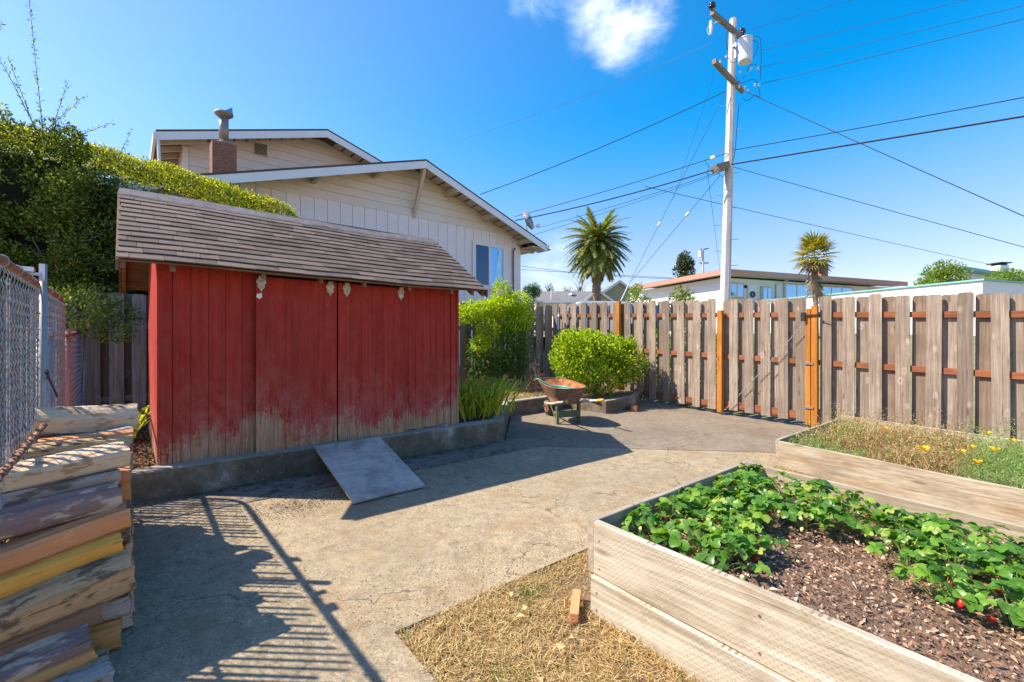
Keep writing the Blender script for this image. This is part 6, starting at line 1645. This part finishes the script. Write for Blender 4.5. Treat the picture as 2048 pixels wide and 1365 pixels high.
# ------------------------------------------------------------------ ranch house
def frame_obj(f, rr, z, fd, rd):
    """matrix with local +x along (fd, rd) in ahead/side terms, z up"""
    o = W(f, rr, z); x = W(fd, rd).normalized(); y = Vector((0,0,1)).cross(x); m_ = Matrix((( x.x, y.x, 0, o.x), (x.y, y.y, 0, o.y), (0, 0, 1, o.z), (0, 0, 0, 1))); return m_
Mh = frame_obj(22, 10.3, 1.75, .352, .936)     # local +x runs right-away along the long front; +y runs away to the left
rh = empty('ranch_house', (0,0,0), label='low cream ranch house with terracotta eaves and brick chimney', cat='house'); rh.matrix_world = Mh
EZ_ = 3.48+CAMH-1.75    # eave top above base
WH = EZ_-.28
MB().box(.55, 13.2, .75, 8.5, -1.0, WH).build('wall_core', M['white'], rh)
for i in range(14):
    z = WH-.02-(i+1)*.2
    MB().add([(.55, .73, z+.19), (13.2, .73, z+.19), (13.2, .715, z), (.55, .715, z)], [(3,2,1,0)]).build('siding_board', M['white'], rh)
    MB().add([(.53, .75, z+.19), (.515, .75, z), (.515, 8.5, z), (.53, 8.5, z+.19)], [(0,1,2,3)]).build('siding_board', M['white'], rh)
# roof: low mono pitch slab with overhang
MB().add([(-.0, 0, EZ_-.05), (13.9, 0, EZ_-.05), (13.9, 9.3, EZ_-.05), (0, 7.3, EZ_-.05), (0, 0, EZ_+.02), (13.9, 0, EZ_+.02), (13.9, 9.3, EZ_+.25), (0, 7.3, EZ_+.02)], [(3,2,1,0),(4,5,6,7),(0,1,5,4),(1,2,6,5),(2,3,7,6),(3,0,4,7)]).build('roof', M['roof_dark'], rh)
MB().box(-.04, 13.94, -.05, -.005, EZ_-.24, EZ_+.0).build('fascia_board', M['terracotta'], rh)
MB().box(-.05, -.005, -.05, 7.35, EZ_-.24, EZ_+.0).build('fascia_board', M['terracotta'], rh)
MB().box(.0, 13.85, .0, .75, EZ_-.2, EZ_-.17).box(.0, .55, .75, 7.3, EZ_-.2, EZ_-.17).build('soffit', M['soffit'], rh)
def win(x0, x1, z0, z1, splits=(.5,), name='window'):
    o = empty(name); o.parent = rh
    MB().box(x0-.06, x1+.06, .66, .712, z0-.06, z1+.06).build('frame', M['soffit'], o)
    e = [x0]+[x0+(x1-x0)*s_ for s_ in splits]+[x1]
    for a, b in zip(e[:-1], e[1:]):
        MB().box(a+.015, b-.015, .63, .66, z0, z1).build('sash', M['white'], o); MB().box(a+.05, b-.05, .615, .63, z0+.04, z1-.04).build('pane', M['glass'], o)
H0 = WH
win(.98, 1.85, H0-.95, H0-.3); win(3.19, 3.83, H0-1.15, H0-.4); win(4.82, 6.48, H0-2.4, H0-.16, name='sliding_door'); win(7.5, 10.1, H0-2.1, H0-.16, (.33, .66)); win(11.7, 12.9, H0-1.0, H0-.2, (.3, .7))
MB().box(2.2, 2.73, .64, .712, H0-2.5, H0-.35).build('door', M['transf'], rh)
o = MB().tube([(2.47+.12*math.cos(a), .60, H0-.8+.12*math.sin(a)) for a in [k*math.pi/8 for k in range(17)]], .045, 6, cap=False)
o = o.build('door_wreath', M['conifer'], None); o.matrix_world = Mh; tag(o, 'dark round wreath hanging on the ranch house door', 'wreath')
MB().lathe([(.05, -.1), (.07, 0), (.03, .08), (0, .1)], (2.0, .62, H0-.4), 8).build('wall_lamp', M['black'], rh)
MB().tube([(.62, .66, -1), (.62, .66, WH-.3), (.5, .2, WH)], .03, 6).build('downspout', M['white'], rh)
MB().tube([(4.2, .68, -1), (4.2, .68, WH-.2), (4.5, .2, WH)], .03, 6).build('downspout', M['soffit'], rh)
cxh = 11.5
o = empty('chimney'); o.parent = rh
MB().box(cxh, cxh+.62, 3.4, 4.0, EZ_, EZ_+1.5).build('mortar_core', M['mortar'], o)
for j in range(14):
    for k in range(3):
        w_ = .2; MB().box(cxh-.006+k*.208, cxh-.006+k*.208+.198, 3.385, 3.4, EZ_+.52+j*.07, EZ_+.52+j*.07+.06).build('brick', M['brick2'], o)
        MB().box(cxh-.015, cxh, 3.4+k*.2, 3.4+k*.2+.19, EZ_+.52+j*.07, EZ_+.52+j*.07+.06).build('brick', M['brick2'], o)
MB().box(cxh-.02, cxh+.64, 3.37, 4.02, EZ_-.02, EZ_+.5).build('flashing', M['white'], o)
MB().tube([(4.0, 2, EZ_), (4.0, 2, EZ_+.35)], .03, 6).box(2.2, 2.5, 2, 2.2, EZ_, EZ_+.12).build('roof_vent_pipe', M['white'], rh)

# white garage right, teal house beyond
Mg = frame_obj(14.2, 14.68, .6, .344, .939)
gg = empty('white_garage', (0,0,0), label='white garage with thin green roof edge above the right fence', cat='building'); gg.matrix_world = Mg
gz = CAMH+121/910*14.2-.6
MB().add([(0, 0, -.6), (6, 0, -.6), (6, 8.5, -.6), (0, 8.5, -.6), (0, 0, gz), (6, 0, gz), (6, 8.5, gz), (0, 8.5, gz)], [(3,2,1,0),(4,5,6,7),(0,1,5,4),(1,2,6,5),(2,3,7,6),(3,0,4,7)]).build('wall', M['white'], gg)
MB().box(-.06, 6.05, -.06, 8.55, gz, gz+.05).build('roof', M['teal'], gg)
Mt = frame_obj(26, 25.3, 1.5, .1, .995)
th = empty('teal_trim_house', (0,0,0), label='house with teal-edged gable roof at the far right', cat='house'); th.matrix_world = Mt
ht = CAMH+146/910*26-1.5
MB().add([(0, 0, 0), (9, 0, 0), (9, 0, ht-1.25), (0, 0, ht-.15), (0, 1.6, 0), (9, 1.6, 0), (9, 1.6, ht-1.25), (0, 1.6, ht-.15)], [(0,1,2,3),(7,6,5,4),(0,3,7,4),(1,5,6,2),(0,4,5,1)]).build('wall', M['fascia'], th)
MB().add([(-.3, -.5, ht-.1), (10, -.5, ht-1.4), (10, 1.9, ht-1.4), (-.3, 1.9, ht-.1), (-.3, -.5, ht+.06), (10, -.5, ht-1.25), (10, 1.9, ht-1.25), (-.3, 1.9, ht+.06)], [(3,2,1,0),(4,5,6,7),(0,1,5,4),(1,2,6,5),(2,3,7,6),(3,0,4,7)]).build('roof', M['teal'], th)
cc = th.matrix_world.inverted() @ PD(1998, 558, 28.5)
o = empty('chimney', cc); o.parent = th
MB().box(-.3, .3, -.3, .3, -.3, .85).build('stack', M['white'], o); MB().box(-.25, .25, -.25, .25, .85, .95).box(-.4, .4, -.4, .4, .97, 1.03).build('cap', M['black'], o)
cc = th.matrix_world.inverted() @ PD(2022, 556, 27.5)
MB().add([(-1.4, -.6, .35), (1.4, -.6, -.3), (1.4, .8, -.1), (-1.4, .8, .55)], [(0,1,2,3)]).build('solar_panel', M['glass'], th, loc=cc)
Ms = frame_obj(34, 27.6, 1.5, .35, .94)
sh = empty('solar_house', (0,0,0), label='low grey roof with solar panel beyond the ranch house', cat='house'); sh.matrix_world = Ms
MB().box(0, 7, 0, 6, 0, 3.4).build('wall', M['fascia'], sh)
MB().add([(-.3, -.4, 3.35), (7, -.4, 3.35), (7, 3, 4.6), (-.3, 3, 4.6), (-.3, 6.4, 3.35), (7, 6.4, 3.35)], [(0,1,2,3),(3,2,5,4),(0,3,4)]).build('roof', M['roof_grey'], sh)
MB().box(2.2, 3.9, 0, 0, 0, 0).add([(1.4, .6, 3.78), (3.4, .6, 3.78), (3.4, 2.2, 4.38), (1.4, 2.2, 4.38)], [(0,1,2,3)]).build('solar_panel', M['glass'], sh)

# grey-roofed houses behind the palm
gh = empty('grey_roof_house', W(45, 6, 1.5), label='long grey-roofed house left behind the date palm', cat='house')
def lw_(f, r_, z, o): return W(f, r_, z)-W(45, 6, 1.5)
b = lambda *a: lw_(*a, gh)
MB().add([b(45, 2.2, 5.35), b(45, 10, 5.35), b(48, 10, 6.75), b(48, 2.2, 6.75)], [(0,1,2,3)]).add([b(48, 2.2, 6.75), b(48, 10, 6.75), b(51, 10, 5.35), b(51, 2.2, 5.35)], [(0,1,2,3)]).build('roof', M['roof_grey'], gh)
MB().add([b(45.3, 2.4, 0), b(45.3, 10, 0), b(45.3, 10, 5.4), b(45.3, 2.4, 5.4)], [(0,1,2,3)]).add([b(45.3, 2.4, 0), b(45.3, 2.4, 5.4), b(48, 2.4, 6.7), b(50.7, 2.4, 5.4), b(50.7, 2.4, 0)], [(0,1,2,3,4)]).build('wall', M['cream'], gh)
MB().add([b(44.95, 2.2, 5.25), b(44.95, 8.2, 5.25), b(44.95, 8.2, 5.38), b(44.95, 2.2, 5.38)], [(0,1,2,3)]).build('fascia_board', M['fascia'], gh)
for (r_, z_) in ((3.95, 5.9), (4.25, 5.75)): MB().tube([b(45.8, r_, z_-.3), b(45.8, r_, z_+.55), b(45.8, r_+.1, z_+.6)], .05, 6).build('vent_pipe', M['white'], gh)
MB().box(-.3, .3, -.2, .2, 0, .18, Matrix.Translation(b(46.8, 6.2, 6.2))).build('roof_vent', M['white'], gh)
g2 = empty('green_gable_house', W(42, 10, 1.5), label='sage green gable house behind the parked vehicles', cat='house')
b = lambda f, r_, z: W(f, r_, z)-W(42, 10, 1.5)
def gable(mb_w, mb_r, mb_t, f, rp, zp, rl, zl, rr_, zr, depth):
    mb_w.add([b(f, rl+.3, 0), b(f, rr_-.3, 0), b(f, rr_-.3, zr), b(f, rp, zp-.15), b(f, rl+.3, zl)], [(0,1,2,3,4)])
    for (re, ze_) in ((rl, zl), (rr_, zr)):
        mb_r.add([b(f-.3, rp, zp), b(f-.3, re, ze_-.05), b(f+depth, re, ze_-.05), b(f+depth, rp, zp)], [(0,1,2,3)])
        mb_t.add([b(f-.32, rp, zp-.22), b(f-.32, re, ze_-.25), b(f-.32, re, ze_-.03), b(f-.32, rp, zp+.02), b(f-.22, rp, zp-.22), b(f-.22, re, ze_-.25), b(f-.22, re, ze_-.03), b(f-.22, rp, zp+.02)], [(0,1,2,3),(7,6,5,4),(0,4,5,1),(3,2,6,7)])
w_, r2, t2_ = MB(), MB(), MB()
gable(w_, r2, t2_, 42, 9.9, 7.1, 7.6, 5.5, 12.1, 5.55, 8)
gable(w_, r2, t2_, 40.5, 7.6, 6.1, 6.2, 4.9, 9.3, 4.9, 3)
w_.build('wall', M['olive'], g2); r2.build('roof', M['roof_grey'], g2); t2_.build('fascia_board', M['fascia'], g2)

# ------------------------------------------------------------------ vehicles behind the fence
def car(f, rr, ang_, paint, label, cat, L=4.6, Hh=1.5, w=1.8, roof0=.28, roof1=.86, boxy=False):
    m_ = frame_obj(f, rr, 1.70, math.cos(ang_), math.sin(ang_)); o = empty('parked_car', (0,0,0), label=label, cat=cat, group='vehicles parked beyond the fence'); o.matrix_world = m_
    e = .03 if boxy else .16
    prof = [(0, .3), (0, .75), (.12, .86), (L*(roof0-.04), .95), (L*(roof0+e), Hh-.03), (L*(roof0+e+.06), Hh), (L*(roof1-e*.5), Hh-.02), (L*(roof1), Hh-.1), (L*.97, .98), (L, .85), (L, .3)]
    mb = MB(); n = len(prof)
    def hw(z): return w/2*(1 if z < 1 else 1-.28*(z-1)/(Hh-1+.01)*.8)
    vs = [(x, -hw(z), z) for x, z in prof]+[(x, hw(z), z) for x, z in prof]
    mb.add(vs, [tuple(range(n)), tuple(range(n, 2*n))[::-1]]+[(i, (i+1) % n, n+(i+1) % n, n+i)[::-1] for i in range(n)])
    mb.build('body', paint, o)
    for s_ in (-1, 1):
        y_ = s_*(w/2*.9+.015)
        def side(x, z): return (x, s_*(hw(z)+.006), z)
        x0, x1 = L*(roof0+.02), L*(roof0+e+.03)
        segs = [(x0+.1, x1, L*.52, L*.52), (L*.54, L*.54, L*.74, L*.74), (L*.76, L*.76, L*roof1-.12, L*.93)]
        for (a, b_, c, d) in segs:
            MB().add([side(a, 1.0), side(b_, Hh-.12), side(c, Hh-.12), side(d, 1.0)], [(0,1,2,3)]).build('window', M['glass'], o)
        for xw in (L*.18, L*.8):
            MB().tube([(xw, s_*(w/2-.2), .33), (xw, s_*(w/2+.01), .33)], .33, 16).build('wheel', M['black'], o)
    MB().add([(L*(roof0-.02), -hw(1)*.9, 1.0), (L*(roof0+e-.01), -hw(Hh)*.9, Hh-.1), (L*(roof0+e-.01), hw(Hh)*.9, Hh-.1), (L*(roof0-.02), hw(1)*.9, 1.0)], [(0,1,2,3)]).build('windshield', M['glass'], o, loc=(-.02, 0, .02))
    return o
car(20.6, 1.75, R(82), M['carwhite'], 'white car parked beyond the fence left of the palm trunk', 'car', 4.6, 1.58, roof0=.1, roof1=.8)
car(22.6, 4.45, R(70), M['carblue'], 'dark boxy vehicle parked behind the guy wire', 'car', 3.6, 1.72, roof0=.05, roof1=.55, boxy=True)
car(21.5, 6.15, R(40), M['carblue'], 'dark blue car barely showing left of the ranch house', 'car', 3.4, 1.48)
